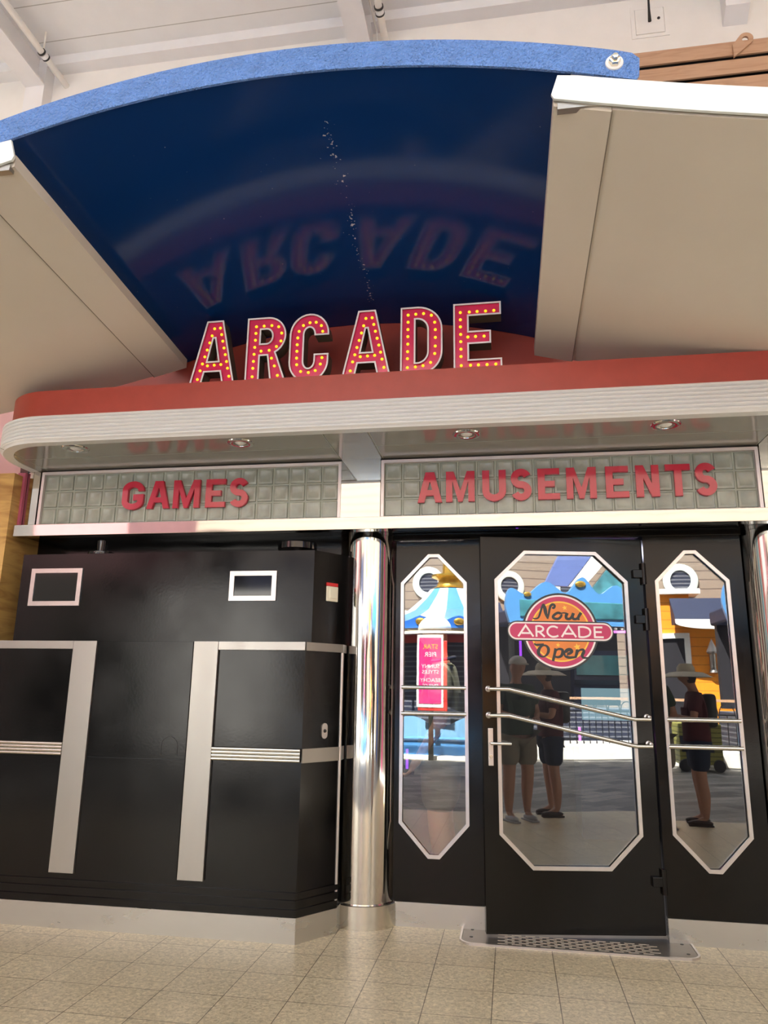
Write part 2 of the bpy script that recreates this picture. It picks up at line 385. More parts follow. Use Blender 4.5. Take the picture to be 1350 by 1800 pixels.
def glyph(ch, w, t, tb=None):
    """bold grotesk capital, height 1, width w, stem t, bar tb -> [outer, holes...]"""
    tb = tb or t * .9
    if ch == 'A':
        a = .36 * w; xl = (w - a) / 2; y0 = .22
        o = [(0, 0), (xl, 1), (w - xl, 1), (w, 0), (w - t, 0), (w - t - y0 * xl, y0), (t + y0 * xl, y0), (t, 0)]
        ya = min((w / 2 - t) / xl, 1 - tb); yb = y0 + tb
        h = [(t + yb * xl, yb), (w - t - yb * xl, yb), (w / 2 + .012, ya - .02), (w / 2 - .012, ya - .02)]
        return [o, h]
    if ch == 'R':
        o = [(0, 0), (0, 1), (.52 * w, 1)] + arc(.52 * w, .715, .46 * w, .285, 85, -62, 14) + [(w * 1.02, 0), (w * 1.02 - t * 1.12, 0), (.53 * w, .42), (t, .42), (t, 0)]
        h = [(t, .42 + tb)] + [(.5 * w, .42 + tb)] + arc(.5 * w, .71, .48 * w - t, .29 - tb, -85, 85, 10) + [(.5 * w, 1 - tb), (t, 1 - tb)]
        return [clean(o), clean(h)]
    if ch == 'D':
        o = [(0, 0), (0, 1), (.4 * w, 1)] + arc(.4 * w, .66, .6 * w, .34, 88, 0, 10) + arc(.4 * w, .34, .6 * w, .34, 0, -88, 10) + [(.4 * w, 0)]
        h = [(t, tb), (.4 * w, tb)] + arc(.4 * w, .34, .6 * w - t, .34 - tb, -88, 0, 8) + arc(.4 * w, .66, .6 * w - t, .34 - tb, 0, 88, 8) + [(.4 * w, 1 - tb), (t, 1 - tb)]
        return [clean(o), clean(h)]
    if ch in 'CG':
        r = (w - t) / 2; ry = .3 - tb / 2
        p = [(w - t / 2, .68 if ch == 'C' else .66)] + arc(w / 2, .7, r, ry, 0, 180, 16) + arc(w / 2, .3, r, ry, 180, 360, 16)
        if ch == 'C': p = p + [(w - t / 2, .40)]
        else: p = p + [(w - t / 2, .5 - tb * .35), (w * .52, .5 - tb * .35)]
        return [stroke(clean(p), t)]
    if ch == 'E': return [[(0, 0), (0, 1), (w, 1), (w, 1 - tb), (t, 1 - tb), (t, .5 + tb / 2), (w * .78, .5 + tb / 2), (w * .78, .5 - tb / 2), (t, .5 - tb / 2), (t, tb), (w, tb), (w, 0)]]
    if ch == 'M':
        s = t * .92
        return [[(0, 0), (0, 1), (s * 1.2, 1), (w / 2, .36), (w - s * 1.2, 1), (w, 1), (w, 0), (w - s, 0), (w - s, .66), (w / 2 + s * .34, 0), (w / 2 - s * .34, 0), (s, .66), (s, 0)]]
    if ch == 'N': return [[(0, 0), (0, 1), (t * 1.05, 1), (w - t, .42), (w - t, 1), (w, 1), (w, 0), (w - t * 1.05, 0), (t, .58), (t, 0)]]
    if ch == 'T': return [[(w / 2 - t / 2, 0), (w / 2 - t / 2, 1 - tb), (0, 1 - tb), (0, 1), (w, 1), (w, 1 - tb), (w / 2 + t / 2, 1 - tb), (w / 2 + t / 2, 0)]]
    if ch == 'U':
        r = (w - t) / 2
        return [stroke(clean([(t / 2, 1), (t / 2, .32)] + arc(w / 2, .32, r, .32 - tb / 2, 180, 360, 16) + [(w - t / 2, 1)]), t)]
    if ch == 'S':
        rr = (1 - tb) / 4; r = (w - t) / 2
        return [stroke(clean(arc(w / 2, .5 + rr, r, rr, 22, 270, 20) + arc(w / 2, .5 - rr, r, rr, 90, -158, 20)), t)]
def star(cx, cy, r, ri=.42, a=90, n=5):
    return [(cx + (r if k % 2 == 0 else r * ri) * math.cos(R(a + k * 180 / n)), cy + (r if k % 2 == 0 else r * ri) * math.sin(R(a + k * 180 / n))) for k in range(2 * n)]
def text_mb(body, size, x, y, z, ext=.001, align='CENTER', xs=1., off=0.):
    """built-in font lettering, facing -Y, centred at x, baseline z"""
    cu = bpy.data.curves.new('lettering', 'FONT'); cu.body = body; cu.size = size; cu.extrude = ext; cu.align_x = align; cu.offset = off
    to = bpy.data.objects.new('lettering', cu); C.objects.link(to)
    bpy.context.view_layer.update()
    me = bpy.data.meshes.new_from_object(to.evaluated_get(bpy.context.evaluated_depsgraph_get()))
    bpy.data.objects.remove(to); bpy.data.curves.remove(cu)
    mb = MB(); mb.bm.from_mesh(me); bpy.data.meshes.remove(me)
    for v in mb.bm.verts: v.co = Vector((x + v.co.x * xs, y - v.co.z, z + v.co.y))
    return mb

# ------------------------------------------------------------------ camera
cam = bpy.data.cameras.new('camera'); co = bpy.data.objects.new('camera', cam); C.objects.link(co)
cam.sensor_fit = 'VERTICAL'; cam.sensor_height = 36.; cam.lens = 1300 / 1800 * 36; cam.clip_start = .02; cam.clip_end = 200
rt = Vector((.98616906, .16508119, .01479111)); upv = Vector((.0242266, -.2318563, .97244832)); fw = Vector((-.16396234, .95864011, .23264887))
mw = Matrix.Identity(4)
for i in range(3): mw[i][0] = rt[i]; mw[i][1] = upv[i]; mw[i][2] = -fw[i]
mw[0][3], mw[1][3], mw[2][3] = 0, 0, 1.38
co.matrix_world = mw
bpy.context.scene.camera = co

# ------------------------------------------------------------------ ground, ceiling, walls
def struct(name, mb, m, label, base=(0, 0, 0), smooth=False):
    return single(name, mb, m, label, {'f': 'floor', 'c': 'ceiling', 'w': 'wall', 't': 'trim', 'b': 'baseboard'}[name[0]], base, kind='structure', smooth=smooth)
struct('floor', MB().box(-7, 6, .45, 4.9, -.05, 0), M['floor'], 'beige speckled square floor tiles in front of the arcade')
struct('floor_deck', MB().box(-24, 24, -26, .45, -.06, -.004), M['paver'], 'dark stone deck pavers beyond the tiled floor')
struct('ceiling', MB().box(-9, 7, -1., 5.2, 7.03, 7.2), M['ceil'], 'cream panelled ceiling high above the arcade front')
struct('wall_upper', MB().box(-9, 7, 5.2, 5.4, 3.0, 7.03), M['creamwall'], 'cream upper wall behind the blue arch')
struct('trim_1', MB().box(-9, 7, 5.08, 5.2, 6.93, 7.03), M['beam'], 'pale ledge where ceiling meets the cream wall')
struct('wall_left', MB().box(-6.5, -3.41, 4.5, 5.2, 0, 2.82), M['oak'], 'golden wood panelled wall left of the ticket booth', (-4.9, 4.8, 0))
struct('wall_left_pink', MB().box(-6.5, -3.46, 4.62, 5.2, 2.82, 3.9), M['pinkwall'], 'pale pink wall above the golden wood wall', (-4.9, 4.8, 2.82))
# black recess behind booth and doors (with openings for the glazed parts)
mb = MB(); mb.box(-3.41, -.75, 4.86, 4.95, 0, 2.40)
struct('wall_back', mb, M['black'], 'black recess wall behind the ticket booth', (-2.1, 4.9, 0))
mb = MB(); mb.box(-3.41, 3., 4.61, 5.2, 2.395, 2.43)
struct('trim_2', mb, M['black'], 'black underside above the doors and booth', (0, 4.9, 2.395))
# thin header rail and jambs around the entrance
mb = MB(); mb.box(-.75, 1.43, 4.80, 4.95, 2.345, 2.395, .004); mb.box(-.75, -.725, 4.84, 4.95, 0, 2.345); mb.box(1.385, 1.43, 4.84, 4.95, 0, 2.345)
struct('trim_3', mb, M['blackdoor'], 'black frame around the entrance doors', (0, 4.9, 0))
struct('wall_right', MB().box(1.43, 3., 4.86, 4.95, 0, 2.40), M['black'], 'black wall right of the entrance', (2.2, 4.9, 0))
mb = MB(); mb.box(-3.40, 3., 4.62, 5.2, 2.43, 3.0)
struct('wall_sign_backing', mb, M['darkin'], 'dark backing behind the sign band', (0, 4.9, 2.43))
# interior room of the arcade
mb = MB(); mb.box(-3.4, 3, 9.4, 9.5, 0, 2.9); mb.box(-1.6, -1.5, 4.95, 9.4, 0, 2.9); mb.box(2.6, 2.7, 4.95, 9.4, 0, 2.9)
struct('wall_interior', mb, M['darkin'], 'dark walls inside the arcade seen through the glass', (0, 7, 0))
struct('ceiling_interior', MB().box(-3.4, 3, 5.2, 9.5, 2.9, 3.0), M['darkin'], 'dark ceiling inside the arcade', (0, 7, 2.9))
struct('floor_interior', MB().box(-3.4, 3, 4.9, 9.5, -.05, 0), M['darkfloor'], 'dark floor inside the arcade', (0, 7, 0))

# ceiling steel: beams, pipes, cable, hatch, bracket
def beam(x0, x1, label, group, zb=6.72, zw=6.36):
    mb = MB(); mb.box(x0, x1, -1, 5.08, zb, zb + .02); mb.box((x0 + x1) / 2 - .012, (x0 + x1) / 2 + .012, -1, 5.08, zb + .02, 7.03); mb.box(x0, x1, -1, 5.08, 7.01, 7.03)
    t = single('ceiling_beam', mb, M['beam'], label, 'beam', ((x0 + x1) / 2, 2, 7.03), group)
    mb = MB(); mb.prism([[(5.08, zb), (5.08, zw + .08), (5.2, zw), (5.2, 6.93), (5.08, 6.93)]], lambda a, b: (x0, a, b), lambda a, b: (x1, a, b))
    shift(mb, (-(x0 + x1) / 2, -2, -7.03)); obj('wall_bracket', mb, M['beam'], t)
beam(-4.28, -4.09, 'white ceiling beam above the left end of the blue arch', 'ceiling beams')
beam(-1.24, -1.05, 'white ceiling beam above the middle of the blue arch', 'ceiling beams')
beam(1.79, 1.97, 'white ceiling beam above the wood slats', 'ceiling beams', 6.72, 6.55)
def pipe(p0, p1, r, tc_, label):
    t = single('ceiling_pipe', MB().tube([p0, p1], r, 16), M['pipe'], label, 'pipe', p0, 'cream pipes under the ceiling', smooth=True)
    a, b = Vector(p0), Vector(p1); d = (b - a)
    for k in (0, .010):
        q = a + d * (tc_ + k); mb = MB().tube([q, q + d.normalized() * .014], r * 1.3, 16); shift(mb, -a); obj('coupling_ring', mb, M['rubber'], t, 'black ring')
    q = a + d * (tc_ + .004); mb = MB().tube([q, q + d.normalized() * .04], r * 1.18, 16); shift(mb, -a); obj('coupling', mb, M['white'], t)
    mb = MB().tube([q, q + Vector((0, 0, .25))], .008, 6); shift(mb, -a); obj('hanger', mb, M['pipe'], t)
pipe((-3.95, -.9, 6.80), (-3.95, 5.2, 6.80), .028, .936, 'cream pipe beside the left ceiling beam')
pipe((-.93, -.9, 6.78), (-.93, 5.2, 6.78), .03, .935, 'cream pipe beside the middle ceiling beam')
single('cable', MB().tube([(-1.03, -.9, 6.95), (-1.03, 4.4, 6.95), (-1.02, 4.8, 6.9), (-.99, 5.05, 6.8), (-.98, 5.17, 6.6), (-.98, 5.19, 6.3)], .008, 8), M['pipe'], 'thin cream cable running between middle beam and pipe', 'cable', (-1.03, 2, 6.95), smooth=True)
t = thing('access_hatch', 'small cream access hatch with black antenna on the upper wall', 'hatch', (1.24, 5.2, 6.685))
mb = MB(); mb.pxz([[(-.145, -.15), (.145, -.15), (.145, .16), (-.145, .16)], [(-.115, -.12), (.115, -.12), (.115, .13), (-.115, .13)]], -.006, 0); obj('frame', mb, M['creamwall'], t)
obj('cover', MB().box(-.111, .111, -.010, 0, -.116, .126, .002), M['creamwall'], t)
obj('antenna', MB().tube([(0, -.01, 0), (-.02, -.10, .03), (-.06, -.3, .16), (-.09, -.42, .28)], [.014, .009, .006, .004], 8), M['rubber'], t, 'thin black antenna', True)
obj('lock_button', MB().lathe([(0, -.018), (.011, -.016), (.013, -.008)], 12, (.07, 0, .02), 'y'), M['rubber'], t, 'round dark button')
# wood slats on the upper right wall
t = thing('slat_fascia', 'pinkish wood plank fascia with dark gaps right of the blue arch', 'wall cladding', (2.6, 4.95, 5.6))
for k, (z0, z1) in enumerate(((6.03, 6.165), (5.87, 6.005), (5.71, 5.845), (5.55, 5.685))):
    obj('plank', MB().box(-1.75, 2.4, 0, .018, z0 - 5.594, z1 - 5.606, .002), M['plank'], t)
obj('backing', MB().box(-1.75, 2.4, .06, .245, -.1, .56), M['rubber'], t)
single('eye_plate', MB().pxz([clean([(1.752, 6.0), (1.752, 6.11)] + arc(1.85, 6.155, .052, .052, 140, -50, 12)), [(1.845 + .024 * math.cos(q * PI / 6), 6.148 + .028 * math.sin(q * PI / 6)) for q in range(12)]], 4.93, 4.946), M['plank'], 'rounded lifting plate with a hole on the top wood slat', 'bracket', (1.76, 4.94, 6.0))

# ------------------------------------------------------------------ arched blue canopy and beige side canopies
XC = -.95
def vz(x, y): # vault underside
    u = (y - 2.6) / 1.9; return 4.0 - .215 * u - (.107 + .026 * u) * (x - XC) ** 2
xs = [-2.62 + i * 3.17 / 40 for i in range(41)]; ys = [2.6 + j * 1.895 / 24 for j in range(25)]
arch = thing('blue_canopy', 'glossy blue arched canopy over the illuminated letters', 'canopy', (XC, 2.6, 3.9))
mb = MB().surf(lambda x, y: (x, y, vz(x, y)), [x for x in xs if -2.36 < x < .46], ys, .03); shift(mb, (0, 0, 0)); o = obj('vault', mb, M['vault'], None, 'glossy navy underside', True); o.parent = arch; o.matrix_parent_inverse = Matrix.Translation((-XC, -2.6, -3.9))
def atp(o, par):
    o.parent = par; o.matrix_parent_inverse = par.matrix_world.inverted() if False else Matrix.Translation(-Vector(par.location)); return o
up_ = [(x, vz(x, 2.6) + .124) for x in xs]; lo_ = [(x, vz(x, 2.6) - .006) for x in xs]
loop = lo_ + [(xs[-1] + .012, lo_[-1][1] + .02), (xs[-1] + .018, up_[-1][1] - .03), (xs[-1] - .01, up_[-1][1])] + up_[:-1][::-1]
atp(obj('edge_beam', MB().pxz([clean(loop)], 2.588, 2.6), M['bluebeam'], None, 'textured bright blue edge beam'), arch)
atp(obj('washer', MB().lathe([(0, 2.583), (.034, 2.583), (.036, 2.588)], 24, (.470, 0, 3.845), 'y'), M['white'], None, 'pale round washer'), arch)
atp(obj('nut', MB().lathe([(0, 2.548), (.012, 2.549), (.014, 2.563), (.022, 2.564), (.024, 2.583)], 6, (.470, 0, 3.845), 'y'), M['nut'], None, 'zinc nut'), arch)
obj_ = atp(obj('tie_block', MB().box(.30, .44, 2.6, 2.66, 3.72, 3.86), M['steel'], None), arch)
# red arched backing behind the letters
def bz(x): return max(3.790 - .125 * (x - XC) ** 2, 3.47)
bx = [-3.25 + i * 4.6 / 40 for i in range(41)]
single('red_backing', MB().pxz([[(bx[0], 3.19), (bx[-1], 3.19)] + [(x, bz(x)) for x in bx[::-1]]], 4.50, 4.54), M['redback'], 'brick red arched board behind the illuminated letters', 'board', (XC, 4.5, 3.18))
# side canopies
def side_canopy(sgn, label):
    mx = lambda x: x if sgn > 0 else 2 * -.98 - x
    zt = lambda x: 3.811 - .255 * (x - .258) + .04 * (x - .258) ** 2
    t = thing('beige_canopy', label, 'canopy', (mx(1.6), 2.6, 3.3), group='beige side canopies')
    ux = [.222 + i * (3.1 if sgn > 0 else 3.2) / 24 for i in range(25)]
    def zu(x, y): u = (y - 2.6) / 1.7; return zt(max(x, .222)) - .128 - (.275 if sgn > 0 else .22) * u
    X = lambda x, y: mx(x - (.035 if sgn > 0 else .085) * (y - 2.6) / 1.7)
    vy = [2.6 + j * 1.72 / 12 for j in range(13)]
    atp(obj('underside', MB().surf(lambda x, y: (X(x, y), y, zu(x, y)), ux[1:] if 0 else [.452] + [u for u in ux if u > .47], vy, .05), M['beige'], None, None, True), t)
    e = [.226 + i * .224 / 4 for i in range(5)]
    atp(obj('edge_strip', MB().surf(lambda x, y: (X(x, y), y, zu(x, y) - .010), e, vy, .06), M['beige'], None, None, True), t)
    atp(obj('seam', MB().surf(lambda x, y: (X(x, y), y, zu(x, y) - .0105), [.4485, .4530], vy, .004), M['seam'], None, 'thin dark seam'), t)
    bxs = [.226 + i * 3. / 30 for i in range(31)]
    tp = [(mx(x), zt(x)) for x in bxs]; bt = [(mx(x), zt(x) - .122) for x in bxs]
    c0 = [(mx(.216), zt(.216) - .104), (mx(.244), zt(.244) - .008)]
    atp(obj('edge_beam', MB().pxz([clean([c0[1], ] + tp[1:] + bt[::-1] + [c0[0]])], 2.576, 2.588), M['whitebeam'], None, 'white edge beam'), t)
    atp(obj('bracket', MB().box(min(mx(.24), mx(.44)), max(mx(.24), mx(.44)), 2.588, 2.62, 3.655, 3.685), M['steel'], None), t)
side_canopy(1, 'beige canopy with white edge beam right of the blue vault')
side_canopy(-1, 'beige canopy left of the blue vault, nearly all its white beam out of frame')

# ------------------------------------------------------------------ entrance canopy: red band, ribs, soffit
path = [(3.2, 3.97), (1.5, 3.97), (0, 3.97), (-1.5, 3.97)] + [(-2.9 - .45 * math.sin(R(a)), 4.42 - .45 * math.cos(R(a))) for a in range(0, 91, 6)] + [(-3.35, 4.6)]
can = thing('entrance_canopy', 'long red and white ribbed canopy fascia above the signs', 'canopy', (-.6, 4.4, 2.85))
redp = [(-.035, 3.02), (-.035, 3.205), (-.05, 3.21), (-.08, 3.21), (-.08, 3.02)]
atp(obj('red_band', MB().sweep(path, redp, True), M['red'], None, 'brick red painted band', True), can)
prof = [(-.07, 2.845), (-.006, 2.845), (-.002, 2.85)]
nr = 7
for i in range(nr):
    z0 = 2.856 + i * .165 / nr; h = .165 / nr
    prof += [(.002 + .014 * math.sin(PI * k / 6), z0 + h * (k / 6)) for k in range(0, 7)]
prof += [(-.03, 3.024), (-.07, 3.024)]
atp(obj('ribbed_band', MB().sweep(path, prof, True), M['rib'], None, 'off-white ribbed band', True, sharp=50), can)
inner = [(p[0], p[1]) for p in path]
def inset(path, d):
    o = []
    for i in range(len(path)):
        a = Vector(path[max(i - 1, 0)]); b = Vector(path[min(i + 1, len(path) - 1)]); q = (b - a).normalized(); nn = Vector((-q.y, q.x)); o.append(tuple(Vector(path[i]) - nn * d))
    return o
ip = inset(path, .03); sp_ = [p for p in ip if p[0] <= 3.3]
poly = [(3.2, 4.62)] + sp_ + [(-3.32, 4.62)]
atp(obj('soffit', MB().pxy([poly], 2.849, 2.87), M['soffit'], None, 'polished metal soffit'), can)
atp(obj('top_deck', MB().pxy([[(3.2, 5.19)] + inset(path, .05) + [(-3.30, 5.19)]], 3.165, 3.189), M['red'], None), can)
for (a, b) in ((-1.065, -.80), (1.505, 1.77)):
    atp(obj('soffit_square', MB().box(a, b, 4.01, 4.55, 2.8455, 2.849), M['sofchrome'], None, 'warm polished square over the column'), can)
mb = MB()
for a in (-3.20, -1.075, -.79, 1.495, 1.78): mb.box(a - .0015, a + .0015, 4.0, 4.56, 2.8475, 2.849)
mb.box(-3.2, 3, 4.30, 4.303, 2.8475, 2.849)
atp(obj('soffit_joint', mb, M['grout'], None), can)
for i, (x, y, lb) in enumerate(((-2.715, 4.121, 'recessed chrome downlight nearest the rounded canopy end'), (-1.616, 4.143, 'recessed chrome downlight above the S of GAMES'), (-.224, 4.158, 'recessed chrome downlight above the first half of AMUSEMENTS'), (.892, 4.134, 'recessed chrome downlight above the T of AMUSEMENTS'))):
    t = thing('downlight', lb, 'ceiling light', (x, y, 2.849), group='downlights in the soffit')
    obj('bezel', MB().lathe([(.048, -.001), (.05, -.008), (.066, -.010), (.08, -.006), (.083, 0)], 32), M['chrome'], t, None, True)
    obj('reflector', MB().lathe([(.05, -.006), (.044, -.0005), (.03, -.0008)], 32), M['steel'], t, None, True)
    obj('lamp', MB().lathe([(0, -.012), (.02, -.010), (.032, -.003), (.034, -.0005)], 24), M['white'], t, 'pale lamp glass', True)

# ------------------------------------------------------------------ ARCADE marquee letters
H = .452; YL = 4.1
specs = [('A', -1.972, .305, .175, 'first A, leftmost, of the ARCADE'), ('R', -1.600, .262, .2, 'R of the ARCADE'), ('C', -1.318, .252, .205, 'C of the ARCADE'),
         ('A', -.980, .305, .175, 'second A, between C and D, of the ARCADE'), ('D', -.615, .255, .2, 'D of the ARCADE'), ('E', -.292, .285, .2, 'E, rightmost, of the ARCADE')]
bulbs = {
 'A': [(165 + 30, 620), (210, 553), (224, 500), (238, 445), (253, 392), (268, 336), (282, 281), (297, 225), (341, 223), (354, 276), (366, 329), (379, 384), (392, 437), (405, 492), (416, 545), (430, 608), (263, 517), (314, 515), (364, 513)],
 'R': [(596, 603), (597, 539), (599, 486), (600, 432), (602, 378), (604, 323), (605, 270), (606, 218), (664, 215), (722, 213), (774, 224), (799, 274), (796, 335), (765, 377), (712, 404), (651, 409), (732, 465), (757, 525), (783, 597)],
 'C': [(1170, 263), (1158, 216), (1119, 187), (1073, 187), (1025, 206), (995, 251), (987, 303), (985, 357), (985, 409), (985, 463), (988, 515), (1019, 570), (1076, 582), (1126, 569), (1161, 521), (1171, 471)],
 'D': [(531, 590), (531, 523), (532, 470), (533, 413), (533, 356), (533, 302), (534, 246), (534, 191), (592, 188), (651, 187), (710, 204), (735, 259), (740, 316), (740, 375), (739, 440), (735, 496), (704, 561), (648, 582), (591, 588)],
 'E': [(935, 566), (934, 499), (934, 444), (933, 388), (933, 333), (932, 276), (932, 222), (932, 167), (998, 162), (1055, 157), (1117, 153), (1177, 148), (985, 352), (1041, 347), (1103, 343), (1002, 562), (1059, 558), (1121, 554), (1183, 549)]}
ref = {'A': (135, 478, 171, 635), 'R': (545, 843, 160, 617), 'C': (932, 1220, 128, 600), 'D': (480, 793, 140, 605), 'E': (882, 1228, 112, 578)}
bulb_mesh = None
for ch, x0, w, tt, lb in specs:
    zb = 3.215
    t = thing('marquee_letter', 'pink marquee letter with yellow bulbs, ' + lb + ' sign', 'sign letter', (x0, YL, zb), group='ARCADE marquee letters')
    g = glyph(ch, w / H, tt, tt * .92); g = [[(a * H, b * H) for a, b in L] for L in g]
    # body: returns as thin wall ring around outline + back
    outer = g[0]; holes = g[1:]
    def sgn(L): return sum(L[i][0] * L[(i + 1) % len(L)][1] - L[(i + 1) % len(L)][0] * L[i][1] for i in range(len(L)))
    mb = MB(); th = .009
    mb.pxz([outer] + holes, .085, .1)
    mb.pxz([outer, offset(outer, -.005)], .004, .086)
    for hl in holes: mb.pxz([offset(hl, .005), hl], .004, .086)
    obj('return', mb, M['return'], t, 'dark olive side return')
    mb = MB(); mb.pxz([outer] + holes, .014, .02); obj('face', mb, M['pink'], t, 'raspberry pink face')
    mb = MB(); mb.pxz([offset(outer, .001), offset(outer, -th)], 0, .004)
    for hl in holes: mb.pxz([offset(hl, th), offset(hl, -.001)], 0, .004)
    obj('rim', mb, M['rim'], t, 'white rim')
    rx0, rx1, ry0, ry1 = ref[ch]
    for (bx_, by_) in bulbs[ch]:
        # photo rows tilt slightly with perspective; normalise to the letter box
        fx = (bx_ - rx0) / (rx1 - rx0); tilt = {'A': 0, 'R': 10, 'C': 0, 'D': 0, 'E': 28}[ch] * fx
        fz = .10 + .90 * (1 - (by_ + tilt - ry0) / (ry1 - ry0) ) if ch != 'C' else .105 + .895 * (1 - (by_ - ry0) / (ry1 - ry0))
        if bulb_mesh is None:
            b = obj('bulb', MB().lathe([(0, -.006), (.0065, -.0045), (.0095, 0), (.0095, .004)], 12, (0, 0, 0), 'y'), M['bulb'], t, None, True); bulb_mesh = b.data
        else:
            b = bpy.data.objects.new('bulb', bulb_mesh); C.objects.link(b); b.parent = t
        b.location = (min(max(fx, .05), .95) * w, .011, fz * H)

# ------------------------------------------------------------------ sign band
def block_panel(x0, x1, ncol, label):
    t = thing('glass_block_panel', label, 'sign panel', ((x0 + x1) / 2, 4.6, 2.45), group='glass block sign panels')
    cx = (x0 + x1) / 2; zt, zb = .385, .004; fr = .02
    a0, a1 = x0 - cx, x1 - cx
    obj('frame', MB().pxz([[(a0, zb), (a1, zb), (a1, zt), (a0, zt)], [(a0 + fr, zb + .004), (a1 - fr, zb + .004), (a1 - fr, zt - fr), (a0 + fr, zt - fr)]], -.045, .0), M['frame'], t)
    obj('joints', MB().box(a0 + fr, a1 - fr, -.018, .0, zb + .004, zt - fr), M['grout'], t)
    mb = MB(); cw = (a1 - a0 - 2 * fr) / ncol; rh = (zt - fr - zb - .004) / 3
    for i in range(ncol):
        for j in range(3):
            u0, u1 = a0 + fr + i * cw + .005, a0 + fr + (i + 1) * cw - .005; v0, v1 = zb + .004 + j * rh + .005, zb + .004 + (j + 1) * rh - .005
            q = []
            for d, y in ((0, -.018), (.004, -.026), (.013, -.028), (.019, -.0255)):
                q.append([mb.bm.verts.new((a, y, b)) for a, b in ((u0 + d, v0 + d), (u1 - d, v0 + d), (u1 - d, v1 - d), (u0 + d, v1 - d))])
            for k in range(3):
                for e in range(4): mb.bm.faces.new((q[k][e], q[k][(e + 1) % 4], q[k + 1][(e + 1) % 4], q[k + 1][e]))
            mb.bm.faces.new(q[3])
    obj('glass_blocks', mb, M['tile'], t, 'grey-green glass blocks', True, sharp=50)
block_panel(-3.235, -1.068, 19, 'framed grey-green glass block panel carrying the word GAMES')
block_panel(-.802, 1.500, 19, 'framed grey-green glass block panel carrying the word AMUSEMENTS')
t = thing('chrome_cladding', 'mirror polished cladding band around the glass block panels', 'cladding', (0, 4.6, 2.37))
for a, b in ((-3.39, 3.0),):
    atp(obj('lower_strip', MB().box(a, b, 4.535, 4.615, 2.372, 2.452, .002), M['chrome'], None), t)
for a, b in ((-1.065, -.805), (1.505, 3.0)):
    atp(obj('pier_sheet', MB().box(a, b, 4.55, 4.6, 2.454, 2.848), M['chrome'], None), t)
atp(obj('end_sheet', MB().prism([[(-3.39, 4.618), (-3.372, 4.60), (-3.31, 4.568), (-3.31, 4.618)]], lambda a, b: (a, b, 2.454), lambda a, b: (a, b, 2.848)), M['chrome'], None), t)
atp(obj('end_sheet', MB().box(-3.306, -3.255, 4.566, 4.618, 2.454, 2.848), M['chrome'], None), t)
atp(obj('pink_reflection', MB().box(-3.45, -3.392, 4.59, 4.618, 2.41, 2.848), M['rose'], None, 'painted rose strip imitating the pink reflection in the chrome end'), t)  # pink reflection painted as a coloured strip on the chrome end
def raised(word, xw, y, z0, h, tt, lab, group):
    for (ch, a, b, extra) in xw:
        w = (b - a)
        g = [[(p * h, q * h) for p, q in L] for L in glyph(ch, w / h, tt, tt * .86)]
        mb = MB(); mb.pxz(g, .003, .024)
        # bevelled lip: a slightly smaller front cap
        mb.pxz([offset(g[0], -.002)] + [offset(hh, .002) for hh in g[1:]], 0., .003)
        o = single('sign_letter', mb, M['crimson'], 'crimson raised letter %s of the word %s on the glass blocks' % (extra or ch, word), 'sign letter', (0, 0, 0), group)
        o.location = (a, y, z0)
raised('GAMES', [('G', -2.606, -2.448, ''), ('A', -2.422, -2.256, ''), ('M', -2.232, -2.042, ''), ('E', -2.0, -1.860, ''), ('S', -1.830, -1.700, '')], 4.548, 2.546, .196, .222, '', 'letters of the GAMES sign')
raised('AMUSEMENTS', [('A', -.562, -.404, ''), ('M', -.380, -.198, 'M (the first M)'), ('U', -.150, -.002, ''), ('S', .028, .155, 'S (the first S)'), ('E', .194, .328, 'E (the first E)'), ('M', .368, .549, 'M (the second M)'), ('E', .604, .741, 'E (the second E)'), ('N', .783, .920, ''), ('T', .957, 1.102, ''), ('S', 1.128, 1.250, 'S (the last S)')], 4.548, 2.540, .200, .222, '', 'letters of the AMUSEMENTS sign')

# ------------------------------------------------------------------ columns
for cx, lb in ((-.928, 'mirror polished round column between the booth and the glass doors'), (1.628, 'mirror polished round column at the right edge of the photo')):
    t = thing('chrome_column', lb, 'column', (cx, 4.905, 0), group='polished columns')
    obj('shaft', MB().lathe([(.201, .13), (.201, 2.37)], 64), M['column'], t, None, True)
    obj('base_ring', MB().lathe([(.220, 0), (.220, .128), (.216, .132), (.2, .132)], 64), M['ring'], t, 'brushed steel base ring', True)
    obj('collar', MB().lathe([(.200, 2.371), (.205, 2.371), (.205, 2.394), (.200, 2.394)], 64), M['chrome'], t, None, True)

# ------------------------------------------------------------------ ticket booth
bt = thing('ticket_booth', 'black closed ticket booth with brushed steel strips', 'booth', (-2.4, 4.5, 0))
FY = 4.37
front = [(-4.1, FY), (-1.215, FY + .01), (-1.045, 4.628), (-1.045, 4.70)]
low = front + [(-1.045, 4.855), (-4.1, 4.855)] if 0 else [(-4.1, 4.49), (-4.1, FY), (-1.215, FY + .01), (-1.045, 4.628), (-1.045, 4.70), (-1.10, 4.855), (-3.40, 4.855), (-3.40, 4.49)]
atp(obj('counter_body', MB().pxy([low], .134, 1.645), M['black'], None), bt)
def band(name, x0, x1, z0, z1, m, d=.008, lab=None):
    atp(obj(name, MB().box(x0, x1, FY - d, FY + .008, z0, z1, .001), m, None, lab), bt)
def wrap(name, z0, z1, m, d, lab=None, pts=None):
    p = pts or [(-1.215, FY + .01), (-1.045, 4.628), (-1.045, 4.72)]
    pp = [p[0], p[1], p[2]]
    # outward is +x/-y : walk the path backwards for the sweep normal
    q = pp[::-1]
    atp(obj(name, MB().sweep(q, [(0 - .004, z0), (d, z0), (d, z1), (-.004, z1)], True), m, None, lab), bt)
for x0, x1 in ((-2.727, -2.568), (-1.918, -1.762)): band('steel_upright', x0, x1, .297, 1.648, M['steel'], .012)
